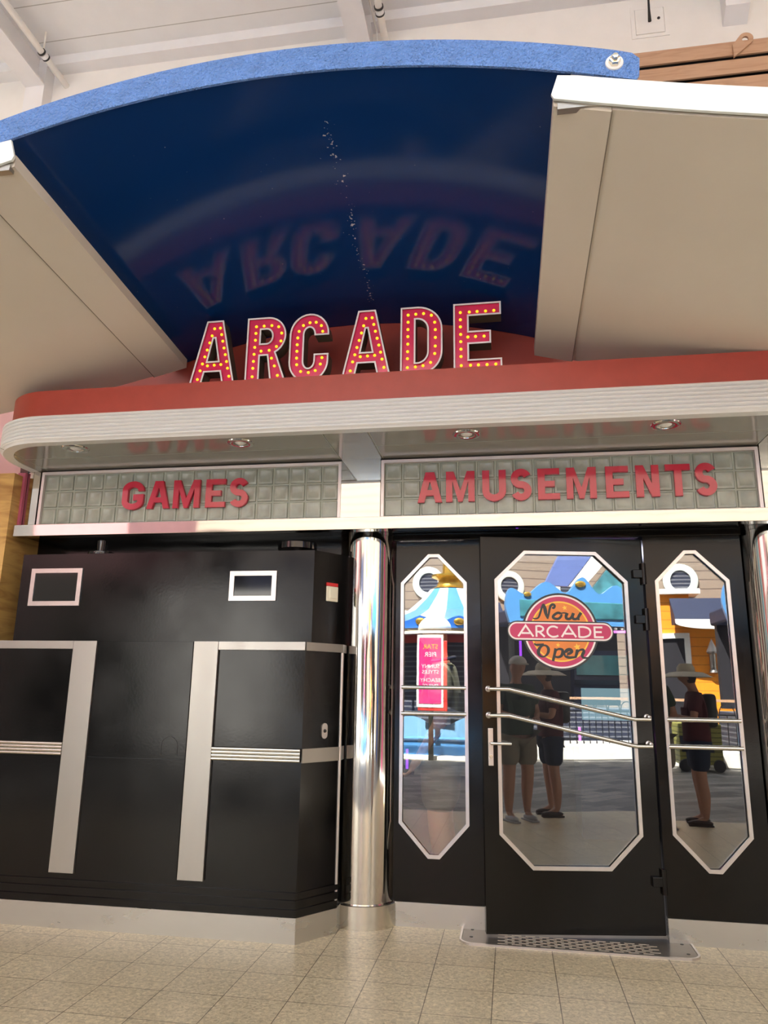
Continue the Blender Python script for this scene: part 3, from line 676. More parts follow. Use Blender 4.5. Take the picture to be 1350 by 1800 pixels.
band('top_band', -4.1, -2.729, 1.598, 1.648, M['steel'], .010)
band('top_band', -1.760, -1.213, 1.598, 1.648, M['steel'], .010)
wrap('top_band', 1.598, 1.648, M['steel'], .008)
for x0, x1 in ((-4.1, -2.73), (-1.760, -1.22)):
    mb = MB()
    for k in range(4): mb.tube([(x0, FY - .006, .965 + k * .0195), (x1, FY - .006, .965 + k * .0195)], .0095, 12)
    atp(obj('ribbed_bar', mb, M['rail'], None, 'four-line ribbed steel bar', True, sharp=60), bt)
wrap('mid_band', .953, 1.032, M['steel'], .008)
band('center_panel', -2.560, -1.926, .305, .952, M['black'], .004); band('center_panel', -2.560, -1.926, .956, 1.646, M['black'], .005)
for z0, z1 in ((.138, .175), (.183, .222), (.232, .262)):
    atp(obj('base_moulding', MB().sweep([(-1.045, 4.70), (-1.045, 4.628), (-1.215, FY + .01), (-4.1, FY)], [(0, z0), (.012, z0), (.012, z1), (0, z1)], True), M['black'], None), bt)
atp(obj('kick_plate', MB().sweep([(-1.043, 4.74), (-1.043, 4.628), (-1.213, 4.386), (-4.1, 4.37)], [(-.03, 0), (.008, 0), (.008, .133), (-.03, .133)], True), M['kick'], None, 'brushed steel kick plate'), bt)
atp(obj('corner_trim', MB().tube([(-1.043, 4.626, .14), (-1.043, 4.626, 1.597)], .009, 10), M['trim'], None, 'thin bright corner trim', True), bt)
mb = MB(); mb.pxz([stroke([(-2.083, .975), (-2.083, 1.03)] + arc(-2.031, 1.03, .052, .052, 180, 0, 10) + [(-1.979, .975)], .003)], FY - .007, FY - .004)
atp(obj('hatch_seam', mb, M['rubber'], None), bt)
up = [(-3.235, 4.47), (-1.205, 4.47), (-1.035, 4.70), (-1.035, 4.73), (-1.09, 4.855), (-3.235, 4.855)]
atp(obj('shutter_box', MB().pxy([up], 1.647, 2.228), M['black'], None), bt)
for i, (x0, x1, z0, z1) in enumerate(((-3.155, -2.785, 1.882, 2.130), (-1.755, -1.445, 1.909, 2.098))):
    f = atp(obj('window_frame', MB().pxz([[(x0, z0), (x1, z0), (x1, z1), (x0, z1)], [(x0 + .03, z0 + .03), (x1 - .03, z0 + .03), (x1 - .03, z1 - .03), (x0 + .03, z1 - .03)]], 4.460, 4.472), M['trim'], None, 'pale metal window frame'), bt)
    p = obj('pane', MB().box(x0 + .03, x1 - .03, 4.466, 4.4695, z0 + .03, z1 - .03), M['blackpad'], f, 'dark mirror-like pane')
# things on the booth
t = thing('ceiling_beacon', 'small black drum on a flange above the booth, left one', 'lamp', (-2.72, 4.56, 2.228))
obj('flange', MB().lathe([(0, 0), (.085, 0), (.088, .01), (.085, .022), (0, .024)], 28), M['blackpad'], t, None, True); obj('drum', MB().lathe([(.03, .022), (.036, .10), (.03, .108), (0, .11)], 24), M['blackpad'], t, None, True)
t = thing('turntable_disc', 'wide flat black disc above the booth, right one', 'lamp', (-1.375, 4.66, 2.228))
obj('disc', MB().lathe([(0, .03), (.125, .03), (.13, .036), (.13, .075), (.125, .08), (0, .082)], 40), M['blackpad'], t, None, True); obj('hub', MB().lathe([(0, 0), (.035, 0), (.035, .032)], 20), M['blackpad'], t, None, True)
# light switch and key lock on the angled return
ang = math.atan2(4.70 - 4.47, -1.035 + 1.205)
t = thing('light_switch', 'ivory rocker switch with red tag on the booth side', 'switch', (-1.117, 4.587, 1.915), ang)
obj('plate', MB().box(-.045, .045, -.014, 0, 0, .095, .003), M['ivory'], t); obj('rocker', MB().box(-.026, .030, -.020, -.013, .018, .080, .002), M['ivory'], t)
obj('tag', MB().box(-.045, .045, -.010, 0, .097, .118), M['redtag'], t, 'red label strip')
ang2 = math.atan2(4.628 - 4.38, 1.215 - 1.045)
t = thing('key_lock', 'oval steel key switch plate on the booth side', 'lock', (-1.118, 4.5175, 1.09), ang2)
obj('plate', MB().pxz([clean(arc(0, .062, .022, .022, 0, 180, 10) + arc(0, .016, .022, .022, 180, 360, 10))], -.006, .002), M['trim'], t); obj('button', MB().lathe([(0, -.014), (.009, -.012), (.011, -.005)], 16, (0, 0, .039), 'y'), M['rubber'], t)

# ------------------------------------------------------------------ glazed side panels and door
def octo(x0, x1, xa, xb, z0, z1, zc0, zc1):
    return [(xa, z0), (xb, z0), (x1, zc0), (x1, zc1), (xb, z1), (xa, z1), (x0, zc1), (x0, zc0)]
def sidelight(n, x0, x1, px0, px1, label, rails):
    t = thing('window_%d' % n, label, 'window', ((x0 + x1) / 2, 4.84, 0), kind='structure')
    cx = (x0 + x1) / 2; pc = (px0 + px1) / 2 - cx; hw = (px1 - px0) / 2
    o = octo(pc - hw, pc + hw, pc - .036, pc + .036, .383, 2.255, .578, 2.066)
    inn = offset(o, -.021)
    obj('panel', MB().pxz([[(x0 - cx, .135), (x1 - cx, .135), (x1 - cx, 2.344), (x0 - cx, 2.344)], offset(o, -.010)], 0, .05), M['blackdoor'], t)
    obj('kick_plate', MB().box(x0 - cx, x1 - cx, -.004, .05, 0, .134), M['kick'], t, 'brushed steel kick plate')
    obj('glazing_trim', MB().pxz([o, inn], -.012, .0), M['trim'], t, 'pale aluminium trim')
    obj('pane', MB().pxz([offset(inn, .006)], .012, .018), M['glass'], t, 'dark reflective glass')
    for z in rails:
        mb = MB().tube([(pc - hw + .012, -.018, z), (pc + hw - .012, -.018, z)], .0125, 14)
        obj('rail', mb, M['rail'], t, 'horizontal steel rail', True)
sidelight(1, -.725, -.176, -.705, -.271, 'narrow glazed panel left of the door', (1.393, 1.232))
sidelight(2, .848, 1.385, .905, 1.345, 'narrow glazed panel right of the door', (1.226, 1.070))
TH = 10.5; DW = 1.026
dr = thing('door_1', 'black glazed arcade door standing slightly open', 'door', (.84 - 1.03 * math.cos(R(TH)), 4.86 - 1.03 * math.sin(R(TH)), 0), R(TH), kind='structure')
o = octo(.084, .926, .275, .732, .375, 2.248, .564, 2.062); inn = offset(o, -.021)
obj('leaf', MB().pxz([[(0, .036), (DW, .036), (DW, 2.335), (0, 2.335)], offset(o, -.010)], 0, .05), M['blackdoor'], dr)
obj('glazing_trim', MB().pxz([o, inn], -.012, 0), M['trim'], dr, 'pale aluminium octagonal trim')
obj('pane', MB().pxz([offset(inn, .006)], .012, .018), M['glass'], dr, 'dark reflective glass')
for za, zb in ((1.390, 1.225), (1.235, 1.070)):
    r = obj('push_rail', MB().tube([(.034, -.05, za), (.15, -.052, za), (.175, -.052, za - .006), (.875, -.052, zb + .005), (.905, -.052, zb), (1.0, -.05, zb)], .0125, 14), M['rail'], dr, 'slanted steel rail', True)
    for xx, zz in ((.034, za), (.995, zb)):
        obj('rosette', MB().lathe([(.018, 0), (.018, -.008), (.011, -.012), (.011, -.05), (.0, -.056)], 18, (xx, 0, zz + (.012 if xx > .5 else 0)), 'y'), M['trim'], r, None, True)
h = obj('lock_plate', MB().box(.028, .058, -.010, 0, .945, 1.160, .002), M['trim'], dr, 'long steel lock plate')
obj('lever', MB().tube([(.043, -.008, 1.075), (.043, -.05, 1.075), (.06, -.058, 1.075), (.158, -.056, 1.073)], .0095, 12), M['rail'], h, None, True)
obj('cylinder', MB().lathe([(0, -.016), (.010, -.016), (.012, -.008)], 16, (.043, 0, .998), 'y'), M['rail'], h)
for zc in (2.112, 1.826, .322):
    g = obj('hinge', MB().tube([(DW + .004, -.012, zc - .068), (DW + .004, -.012, zc + .068)], .017, 14), M['blackdoor'], dr, 'black barrel hinge', True)
    obj('hinge_leaf', MB().box(.962, 1.02, -.024, 0, zc - .026, zc + .026, .003), M['blackdoor'], g)
# badge on the glass
S_ = .2385 / 430.
bx0, bz0 = .493, 1.745
def bp_(x, y): return (bx0 + (x - 682) * S_, bz0 - (y - 515) * S_)
bd = obj('badge', MB().pxz([arc(bx0, bz0, .2385, .2385, 0, 355, 71)], .0085, .0115), M['bd'], dr, 'round NOW ARCADE OPEN badge')
obj('white_ring', MB().pxz([arc(bx0, bz0, .2265, .2265, 0, 355, 71), arc(bx0, bz0, .2155, .2155, 0, 355, 71)], .0080, .0086), M['bw'], bd)
obj('raspberry_ring', MB().pxz([arc(bx0, bz0, .2157, .2157, 0, 355, 71), arc(bx0, bz0, .187, .187, 0, 355, 71)], .0080, .0086), M['bp'], bd)
obj('yellow_ring', MB().pxz([arc(bx0, bz0, .1872, .1872, 0, 355, 71), arc(bx0, bz0, .1775, .1775, 0, 355, 71)], .0080, .0086), M['by'], bd)
obj('orange_disc', MB().pxz([arc(bx0, bz0, .1777, .1777, 0, 355, 71)], .0080, .0086), M['bo'], bd)
def pill(hw, hh): return clean(arc(bx0 + hw - hh, bz0, hh, hh, -90, 90, 14) + arc(bx0 - hw + hh, bz0, hh, hh, 90, 270, 14))
obj('banner_edge', MB().pxz([pill(.333, .062)], .0072, .0079), M['bd'], bd)
obj('banner_rim', MB().pxz([pill(.326, .0545)], .0062, .0071), M['bw'], bd)
obj('banner', MB().pxz([pill(.3165, .045)], .0052, .0061), M['bp'], bd, 'raspberry banner')
# humanist ARCADE lettering on the banner, traced as strokes
def L(*pts): return [bp_(*p) for p in pts]
def sm(pts, n=6):
    """catmull-rom"""
    P = [Vector(p) for p in pts]; P = [P[0] * 2 - P[1]] + P + [P[-1] * 2 - P[-2]]; o = []
    for i in range(1, len(P) - 2):
        for k in range(n):
            t_ = k / n; a, b, c, d = P[i - 1:i + 3]
            o.append(tuple(.5 * ((2 * b) + (c - a) * t_ + (2 * a - 5 * b + 4 * c - d) * t_ ** 2 + (3 * b - a - 3 * c + d) * t_ ** 3)))
    o.append(tuple(P[-2])); return o
mb = MB(); sw = 21 * S_
strk = [L((205, 578), (290, 455), (375, 578)), L((243, 540), (338, 540)),
        L((410, 580), (410, 455)), sm(L((410, 462), (450, 460), (484, 478), (484, 503), (455, 522), (410, 522)), 5), L((440, 522), (502, 578)),
        sm(L((652, 476), (610, 462), (565, 470), (536, 505), (540, 545), (580, 575), (625, 575), (655, 563)), 5),
        L((693, 578), (774, 455), (856, 578)), L((730, 540), (822, 540)),
        L((890, 580), (890, 455)), sm(L((890, 463), (945, 463), (1000, 480), (1018, 517), (1000, 555), (945, 575), (890, 574)), 5),
        L((1066, 580), (1066, 455)), L((1058, 464), (1155, 464)), L((1058, 517), (1145, 517)), L((1058, 574), (1165, 574))]
for i, p in enumerate(strk): mb.pxz([stroke(clean(p), sw)], .0048 - .00002 * i, .0053)
obj('banner_lettering', mb, M['bw'], bd, 'white ARCADE lettering')
# script NOW and OPEN
def strokes(lst, y0):
    mb = MB()
    for i, (p, w) in enumerate(lst):
        pts = clean(sm(L(*p), 6)); n = len(pts)
        ws = [(w[0] + (w[-1] - w[0]) * k / (n - 1)) * S_ if len(w) < 3 else (w[0] + (w[1] - w[0]) * min(1, 2 * k / (n - 1)) + (w[2] - w[1]) * max(0, 2 * k / (n - 1) - 1)) * S_ for k in range(n)]
        mb.pxz([stroke(pts, ws)], y0 - .00002 * i, y0 + .0006)
    return mb
now = [([(375, 374), (410, 378), (440, 362), (462, 310), (482, 250), (505, 212)], (12, 22, 26)), ([(495, 212), (515, 260), (525, 320), (545, 372)], (34, 42, 22)),
       ([(540, 378), (555, 330), (568, 270), (585, 228), (610, 215), (628, 232), (615, 255), (598, 248)], (20, 30, 22)),
       ([(700, 320), (665, 308), (628, 325), (605, 352), (618, 372), (660, 376), (692, 352), (702, 322)], (28, 30, 26)), ([(700, 312), (730, 308), (760, 312)], (14, 16)),
       ([(768, 308), (752, 345), (758, 370), (790, 374), (815, 350), (832, 310)], (34, 30, 26)), ([(838, 308), (824, 350), (838, 374), (870, 372), (895, 345), (912, 312)], (34, 28, 26)), ([(925, 302), (895, 345), (888, 374), (905, 378)], (34, 30, 14))]
opn = [([(382, 652), (400, 668), (430, 668), (490, 664)], (14, 26, 26)),
       ([(622, 705), (612, 745), (600, 790), (585, 845)], (34, 30, 30)), ([(615, 738), (650, 712), (690, 716), (698, 745), (680, 785), (645, 800), (612, 796)], (16, 36, 20)),
       ([(728, 768), (775, 757), (800, 735), (785, 716), (750, 722), (728, 752), (730, 785), (765, 802), (815, 800), (850, 795)], (28, 40, 20)),
       ([(860, 712), (855, 750), (838, 802)], (26, 34, 26)), ([(850, 765), (885, 722), (925, 714), (935, 735), (915, 775), (925, 800), (960, 804), (998, 798)], (14, 36, 12))]
ro_ = [bp_(482 + 74 * math.cos(R(a)) + 14 * math.sin(R(a)), 735 - 72 * math.sin(R(a))) for a in range(0, 360, 10)]; ri_ = [bp_(484 + 38 * math.cos(R(a)) + 10 * math.sin(R(a)), 736 - 54 * math.sin(R(a))) for a in range(0, 360, 10)]
obj('now_lettering', strokes(now, .0072), M['bd'], bd, 'black script NOW'); obj('open_lettering', strokes(opn, .0072).pxz([ro_, ri_], .0071, .0079), M['bd'], bd, 'black script OPEN')
for i, (x, y, r, a) in enumerate(((740, 250, 30, 100), (648, 667, 26, 80), (862, 685, 42, 100))):
    obj('star', MB().pxz([star(*bp_(x, y), r * S_, .42, a)], .0073, .0079), M['by'], bd, 'yellow star')

# threshold plate
t = thing('threshold_plate', 'slotted steel threshold plate with rounded corners under the door', 'floor plate', (.33, 4.76, 0))
ro = clean(arc(-.575, -.10, .08, .08, 180, 270, 6) + arc(.56, -.10, .08, .08, 270, 360, 6) + [(.64, .20), (-.655, .20)])
obj('rim', MB().pxy([ro, offset(ro, -.012)], 0, .012), M['trim'], t, 'bright edge rim')
obj('plate', MB().pxy([offset(ro, -.014)], 0, .009), M['mat'], t)
mb = MB()
for j in range(7):
    for i in range(11):
        x = -.44 + i * .078 + (j % 2) * .039; y = -.145 + j * .026
        mb.box(x, x + .055, y, y + .005, .0085, .0105)
obj('slots', mb, M['slot'], t, 'pale slots')
for x, y in ((-.59, -.06), (-.59, .07), (.58, -.10), (.58, .06)): obj('screw', MB().lathe([(0, .0115), (.009, .011), (.010, .009)], 12, (x, y, 0)), M['rubber'], t)

# ------------------------------------------------------------------ people
DG = None
def skin(name, nodes, edges, m, parent, sub=2, root=0, label=None):
    """one continuous skinned surface: nodes = [(xyz, rx, ry)]"""
    me = bpy.data.meshes.new(name); me.from_pydata([n[0] for n in nodes], edges, []); o = bpy.data.objects.new(name, me); C.objects.link(o)
    md = o.modifiers.new('skin', 'SKIN'); md.use_smooth_shade = True
    for i, n in enumerate(nodes):
        s = me.skin_vertices[0].data[i]; s.radius = (n[1], n[2] if len(n) > 2 else n[1]); s.use_root = (i == root)
    sb = o.modifiers.new('sub', 'SUBSURF'); sb.levels = sub; sb.render_levels = sub
    bpy.context.view_layer.update()
    nm = bpy.data.meshes.new_from_object(o.evaluated_get(bpy.context.evaluated_depsgraph_get()))
    bpy.data.objects.remove(o); bpy.data.meshes.remove(me)
    nm.name = name; nm.materials.clear(); nm.materials.append(m)
    q = bpy.data.objects.new(name, nm); C.objects.link(q); q.parent = parent
    if label: q['label'] = label
    return q
def person(label, loc, rot, s, arms, mats, hat, extra=None, head_tilt=.02, group=None):
    """local frame: faces -Y, x = own left"""
    t = thing('person', label, 'person', loc, rot, group)
    k = lambda x, y, z: (x * s, y * s, z * s)
    nd = [(k(0, 0, .97), .135 * s, .10 * s)]; ed = []
    def chain(start, lst):
        p = start; ids = []
        for c in lst:
            nd.append((k(*c[0]), c[1] * s, (c[2] if len(c) > 2 else c[1]) * s)); ed.append((p, len(nd) - 1)); p = len(nd) - 1; ids.append(p)
        return ids
    sp = chain(0, [((0, 0, 1.15), .125, .09), ((0, -.0, 1.32), .145, .10), ((0, .0, 1.44), .09, .07), ((0, -.008, 1.50), .052), ((0, -.01 - head_tilt * .3, 1.555), .055, .06), ((0, -.02 - head_tilt, 1.62), .072, .088), ((0, -.015 - head_tilt, 1.69), .074, .09), ((0, -.01 - head_tilt, 1.735), .045, .055)])
    chain(sp[5], [((0, -.115 - head_tilt, 1.625), .012, .012)])
    for sx in (-1, 1):
        chain(sp[5], [((sx * .078, .0 - head_tilt, 1.63), .012, .02)])
        a = arms[0 if sx < 0 else 1]
        ids = chain(sp[1], [((sx * .165, .0, 1.405), .058), ((a[0][0], a[0][1], a[0][2]), .049), ((a[1][0], a[1][1], a[1][2]), .027)])
        w = Vector(a[1]); e = Vector(a[0]); d = (w - e).normalized(); side = Vector((-sx, 0, 0)); nrm = d.cross(side).normalized(); side = nrm.cross(d).normalized()
        palm = w + d * .06
        pi_ = chain(ids[-1], [(tuple(palm), .034, .018)])[0]
        for f, ln in ((-1.5, .062), (-.5, .075), (.5, .08), (1.5, .068)):
            b0 = palm + side * f * .017 + d * .035; b1 = b0 + d * ln * .5 - nrm * .012; b2 = b1 + d * ln * .25 - nrm * .03
            chain(pi_, [(tuple(b0), .0095), (tuple(b1), .0085), (tuple(b2), .007)])
        th0 = palm + side * .036 - d * .01; th1 = th0 + side * .02 + d * .03 - nrm * .01
        chain(pi_, [(tuple(th0), .011), (tuple(th1), .009)])
        chain(0, [((sx * .085, 0, .90), .09), ((sx * .115, -.012, .52), .074), ((sx * .115, .02, .32), .070), ((sx * .115, .02, .09), .038), ((sx * .11, -.06, .045), .036, .03), ((sx * .12, -.12, .03), .034, .02)])
    skin('body', nd, ed, M['skin'], t)
    # shirt
    nd = [(k(0, 0, 1.1), .20 * s, .17 * s)]; ed = []
    chain(0, [((0, 0, .90), .205, .175)]); top = chain(0, [((0, 0, 1.32), .205, .155), ((0, 0, 1.43), .13, .10), ((0, 0, 1.475), .07, .065)])
    for sx in (-1, 1):
        a = Vector(arms[0 if sx < 0 else 1][0]); sh = Vector((sx * .17, 0, 1.40)); mid = sh.lerp(a, .72)
        chain(top[0], [(tuple(sh), .085), (tuple(mid), .080)])
    skin('shirt', nd, ed, mats[0], t)
    nd = [(k(0, 0, 1.0), .175 * s, .15 * s)]; ed = []
    for sx in (-1, 1): chain(0, [((sx * .10, 0, .86), .135, .14), ((sx * .12, -.008, .56), .115, .12)])
    skin('shorts', nd, ed, mats[1], t)
    for sx in (-1, 1):
        mb = MB(); mb.sphere((sx * .115 * s, -.045 * s, .035 * s), .05 * s, .95, 2.7, .7); mb.box((sx * .115 - .045) * s, (sx * .115 + .045) * s, -.17 * s, .09 * s, 0, .02 * s, .006)
        obj('shoe', mb, mats[2], t, None, True)
    hz = 1.70 * s; hy = -(.015 + head_tilt) * s
    if hat == 'cap':
        mb = MB().sphere((0, hy, hz - .01), .102 * s, 1, 1.08, .85)
        bmesh.ops.bisect_plane(mb.bm, geom=mb.bm.verts[:] + mb.bm.edges[:] + mb.bm.faces[:], plane_co=(0, 0, hz - .02), plane_no=(0, 0, 1), clear_inner=True)
        mb.prism([clean(arc(0, hy - .08 * s, .075 * s, .10 * s, 180, 360, 12))], lambda a, b: (a, b, hz - .012 - abs(a) * .15), lambda a, b: (a, b, hz - .020 - abs(a) * .15))
        obj('cap', mb, M['cap'], t, 'pale peaked cap', True)
    elif hat == 'brim':
        mb = MB().lathe([(0, .10 * s), (.07 * s, .095 * s), (.098 * s, .05 * s), (.102 * s, 0), (.19 * s, -.010 * s), (.285 * s, -.06 * s), (.288 * s, -.066 * s), (.19 * s, -.018 * s), (.10 * s, -.008 * s)], 36, (0, hy, hz))
        obj('sun_hat', mb, M['straw'], t, 'wide-brimmed pale hat', True)
        mb = MB().sphere((0, hy + .03 * s, 1.63 * s), .088 * s, .95, .9, 1.1); obj('hair', mb, M['hair'], t, None, True)
    return t
fold = [((-.24, -.02, 1.14), (-.13, -.22, 1.10)), ((.24, -.02, 1.14), (.13, -.22, 1.10))]
pm = person('man in pale cap and dark green shirt reflected in the door glass', (1.50, .95, 0), R(172), 1.0, fold, (M['green'], M['khaki'], M['shoe']), 'cap', head_tilt=.04, group=None)
obj('lanyard', MB().tube([(-.06, -.05, 1.47), (-.03, -.135, 1.3), (0, -.14, 1.2), (.03, -.135, 1.3), (.06, -.05, 1.47)], .006, 6), M['rubber'], pm, 'thin dark lanyard')
pw = person('person in wide-brimmed hat and maroon shirt reflected beside the door', (2.02, .68, 0), R(-84), .955, [((-.25, -.05, 1.15), (-.13, -.26, 1.18)), ((.25, -.05, 1.15), (.13, -.26, 1.18))], (M['maroon'], M['navycloth'], M['sandal']), 'brim', head_tilt=.05)
obj('backpack', MB().box(-.13, .13, .09, .22, 1.02, 1.38, .04), M['rubber'], pw, 'black backpack', True)
ph = single('phone', MB().box(1.655, 1.665, .61, .75, 1.16, 1.235, .003), M['phone'], 'black phone held by the person in the wide-brimmed hat', 'phone', (1.66, .68, 1.16))
pi = person('person in pale cap and grey shirt standing just inside the left pane', (-.47, 5.2, 0), R(-90), 1.06, [((-.22, .0, 1.12), (-.22, -.08, .88)), ((.24, .02, 1.12), (.23, -.12, .90))], (M['tee'], M['khaki'], M['shoe']), 'cap', head_tilt=.03)
obj('lanyard', MB().tube([(-.07, -.06, 1.57), (-.09, .02, 1.58), (0, .09, 1.60), (.09, .02, 1.58), (.07, -.06, 1.57)], .012, 6), M['navy'], pi, 'dark strap at the neck')

# ------------------------------------------------------------------ inside: neon and machines
def neon(x, y, z0, z1, m, lb): single('neon_tube', MB().tube([(x, y, z0), (x, y, z1)], .012, 8), M[m], lb, 'neon light', (x, y, z0), 'neon tubes inside the arcade', smooth=True)
neon(.10, 7.6, 1.72, 1.92, 'neon', 'violet neon tube glowing inside behind the door, leftmost'); neon(.62, 7.4, .84, 1.06, 'neonpink', 'pink-violet neon tube glowing inside behind the middle of the door')
neon(-.95, 7.0, .68, .85, 'neon', 'violet neon tube glowing low behind the left pane')
single('neon_tube', MB().tube([(.75, 7.5, 1.95), (1.25, 7.5, 1.95)], .012, 8), M['neonpink'], 'pink horizontal neon tube inside, right part of the door glass', 'neon light', (.75, 7.5, 1.95), 'neon tubes inside the arcade')
t = thing('arcade_machine', 'dark game cabinet inside the arcade behind the door glass', 'game machine', (1.0, 8.2, 0))
mb = MB(); mb.prism([[(-.3, 0), (.4, 0), (.4, 1.8), (-.1, 1.8), (-.15, 1.5), (0, 1.45), (.05, 1.05), (-.28, .9)]], lambda a, b: (-.35, a, b), lambda a, b: (.35, a, b)); obj('cabinet', mb, M['navy'], t)
obj('marquee', MB().box(-.33, .33, -.16, -.13, 1.55, 1.75), M['teal'], t); obj('screen', MB().box(-.28, .28, -.03, .02, 1.1, 1.42), mat('dim game screen', (.05, .08, .1), .3, emit=(.3, .5, .6), es=.6), t)

# ------------------------------------------------------------------ the promenade opposite (seen in the glass and chrome)
single('added_upper_block', MB().box(-16, 18, -15.6, -15, 0, 13), M['oldwhite'], 'added tall cream block behind the taupe building, covering sky in the chrome', 'building', (0, -15.3, 0))  # added so the chrome mirrors cream there instead of bright sky
single('opposite_building', MB().box(-16, 18, -13.6, -13, 0, 8.5), M['siding'], 'taupe clapboard building across the promenade', 'building', (0, -13, 0))
for i, x in enumerate((-10.1, -6.3, -2.45, 1.3, 4.95, 6.8, 8.8)):
    t = thing('porthole_window', 'round porthole window in pale ring on the taupe wall', 'window', (x, -12.98, 4.58), group='portholes across the promenade')
    obj('ring', MB().lathe([(.30, 0), (.30, .08), (.40, .10), (.50, .06), (.50, 0)], 40, (0, 0, 0), 'y'), M['paleblue'] if 0 else mat('pale ring %d' % i, (.62, .70, .68), .4) if i == 0 else bpy.data.materials['pale ring 0'], t, 'pale ring', True)
    obj('vent', MB().lathe([(0, .03), (.30, .03)], 40, (0, 0, 0), 'y'), M['louvre'], t)
# orange house
t = thing('orange_house', 'orange clapboard kiosk house across the promenade', 'building', (6.0, -12.2, 0))
obj('wall', MB().pxz([[(-2.6, 0), (2.9, 0), (2.9, 3.35), (-1.02, 3.35), (-1.02, 4.08), (-2.6, 4.08)]], -.5, 0), M['orangehouse'], t)
obj('eave', MB().box(-2.75, -.75, -.5, .2, 4.08, 4.22), M['white'], t)
fr = obj('doorway_frame', MB().pxz([[(-2.5, 0), (-1.1, 0), (-1.1, 3.0), (-2.5, 3.0)], [(-2.36, .0001), (-1.24, .0001), (-1.24, 2.86), (-2.36, 2.86)]], 0, .1), M['white'], t); obj('doorway', MB().box(-2.36, -1.24, 0, .03, .01, 2.86), M['darkin'], fr)
obj('blue_window', MB().box(.0, .6, .0, .06, 1.2, 3.0), M['teal'], t)
t = thing('wall_lantern', 'white and grey lighthouse lantern on the orange wall', 'lamp', (5.45, -12.1, 1.95))
obj('body', MB().lathe([(.12, 0), (.10, .08), (.085, .1), (.085, .5), (.13, .52), (.13, .56)], 20), M['steel'], t, None, True); obj('roof', MB().lathe([(.15, .56), (.02, .86), (0, .9)], 20), M['white'], t, None, True); obj('arm', MB().box(-.02, .02, -.12, 0, .2, .26), M['iron'], t)
t = thing('navy_awning', 'navy awning with a white curved edge on the orange house', 'awning', (5.0, -11.35, 3.2))
obj('cloth', MB().prism([[(-.6, 0), (0, 0), (0, .08), (-.6, .75)]], lambda a, b: (-.6, a, b), lambda a, b: (1.1, a, b)), M['navy'], t); obj('valance', MB().pxz([clean([(-.62, .12), (1.12, .12)] + arc(.25, .02, .87, .16, 0, -180, 16))], 0, .03), M['white'], t)
# roof swoops opposite
def swoop(x, y, z, w, m, lb, d=.12):
    mb = MB(); a = arc(0, 0, w, w * .34, 8, 172, 20); b = arc(0, -.34, w, w * .34, 8, 172, 20); mb.pxz([clean(a + b[::-1])], 0, 2.4); bmesh.ops.rotate(mb.bm, verts=mb.bm.verts[:], cent=(0, 0, 0), matrix=Matrix.Rotation(R(-8), 3, 'X'))
    o = obj('arched_roof', mb, M[m], None); o.location = (x, y, z); tag(o, lb, 'canopy')
for nm, mm, pts, lb, y0 in (('slanted_roof', 'slate', [(6.75, 4.26), (7.41, 4.25), (8.30, 5.3), (7.3, 5.3)], 'slanted periwinkle blue roof panel above the ornate kiosk', -10.2), ('slanted_roof', 'white', [(7.45, 4.25), (7.9, 4.25), (8.75, 5.1), (8.32, 5.3)], 'slanted white roof panel beside the blue one', -10.2), ('slanted_roof', 'teal', [(8.0, 4.0), (9.3, 3.9), (9.9, 4.6), (8.9, 5.0)], 'slanted teal roof panel right of the white one', -10.3)):
    single(nm, MB().pxz([pts], y0, y0 + .12), M[mm], lb, 'roof', (pts[0][0], y0, pts[0][1]))
single('added_dark_block', MB().box(-16, -9.3, -11, -7, 0, 4.0), M['shade'], 'added dark brown block at the far left, darkening the booth reflection', 'building', (-12, -9, 0))  # added mass, gives the booth's left side something dark to reflect
single('added_pink_block', MB().box(-16, -9.3, -11.5, -7.6, 4.0, 8.5), M['dusty'], 'added dusty pink block over the dark brown one, tinting the chrome band', 'building', (-12, -9, 4.0))  # added mass, puts a pink tint in the left chrome
single('added_dark_board', MB().box(-8.9, -4.9, -12.9, -12.5, 3.9, 5.4), M['navy'], 'added dark blank board above the white block, darkening the upper booth reflection', 'sign', (-6.7, -12.7, 3.9))  # added board, keeps the upper booth reflection dark
single('added_side_mass', MB().box(-12.5, -9.3, -4, 5.3, 0, 7.0), M['oldwhite'], 'added cream side mass at the left end, hiding sky from the chrome', 'building', (-11, 1, 0))  # added mass, blocks open sky on the left of the column
single('added_side_mass', MB().box(7.3, 10.5, -4, 5.3, 0, 7.0), M['siding'], 'added taupe clapboard side mass at the right end, hiding sky from the chrome', 'building', (9, 1, 0))  # same on the right: added to block the open sky
for x, y, mm, lb in ((-9.1, -2.6, 'redtag', 'added red post by the cream side mass for column streaks, farthest out'), (-9.1, -.8, 'teal', 'added teal post by the cream side mass for column streaks'), (-9.1, 1.0, 'iron', 'added black post by the cream side mass for column streaks'), (-9.1, 2.6, 'maroon', 'added maroon post by the cream side mass for column streaks, nearest the arcade'), (7.1, -2.4, 'royal', 'added blue post by the taupe side mass for column streaks, farthest out'), (7.1, -.4, 'iron', 'added black post by the taupe side mass for column streaks'), (7.1, 1.6, 'hotpink', 'added pink post by the taupe side mass for column streaks')):
    single('post', MB().box(x - .12, x + .12, y - .3, y + .3, 0, 5.2, .02), M[mm], lb, 'post', (x, y, 0), 'added posts for column streaks')  # added colour bars that streak the polished column's reflection
single('added_white_block', MB().box(-9.0, -5.3, -10.2, -8.6, 0, 3.7, .03), M['white'], 'white pavilion block left of the carousel', 'building', (-6.7, -9.4, 0))  # added sunlit surface, reflected as the hot patch on the booth
swoop(-4.3, -12.8, 3.2, 1.9, 'white', 'white arched roof edge left of the carousel')
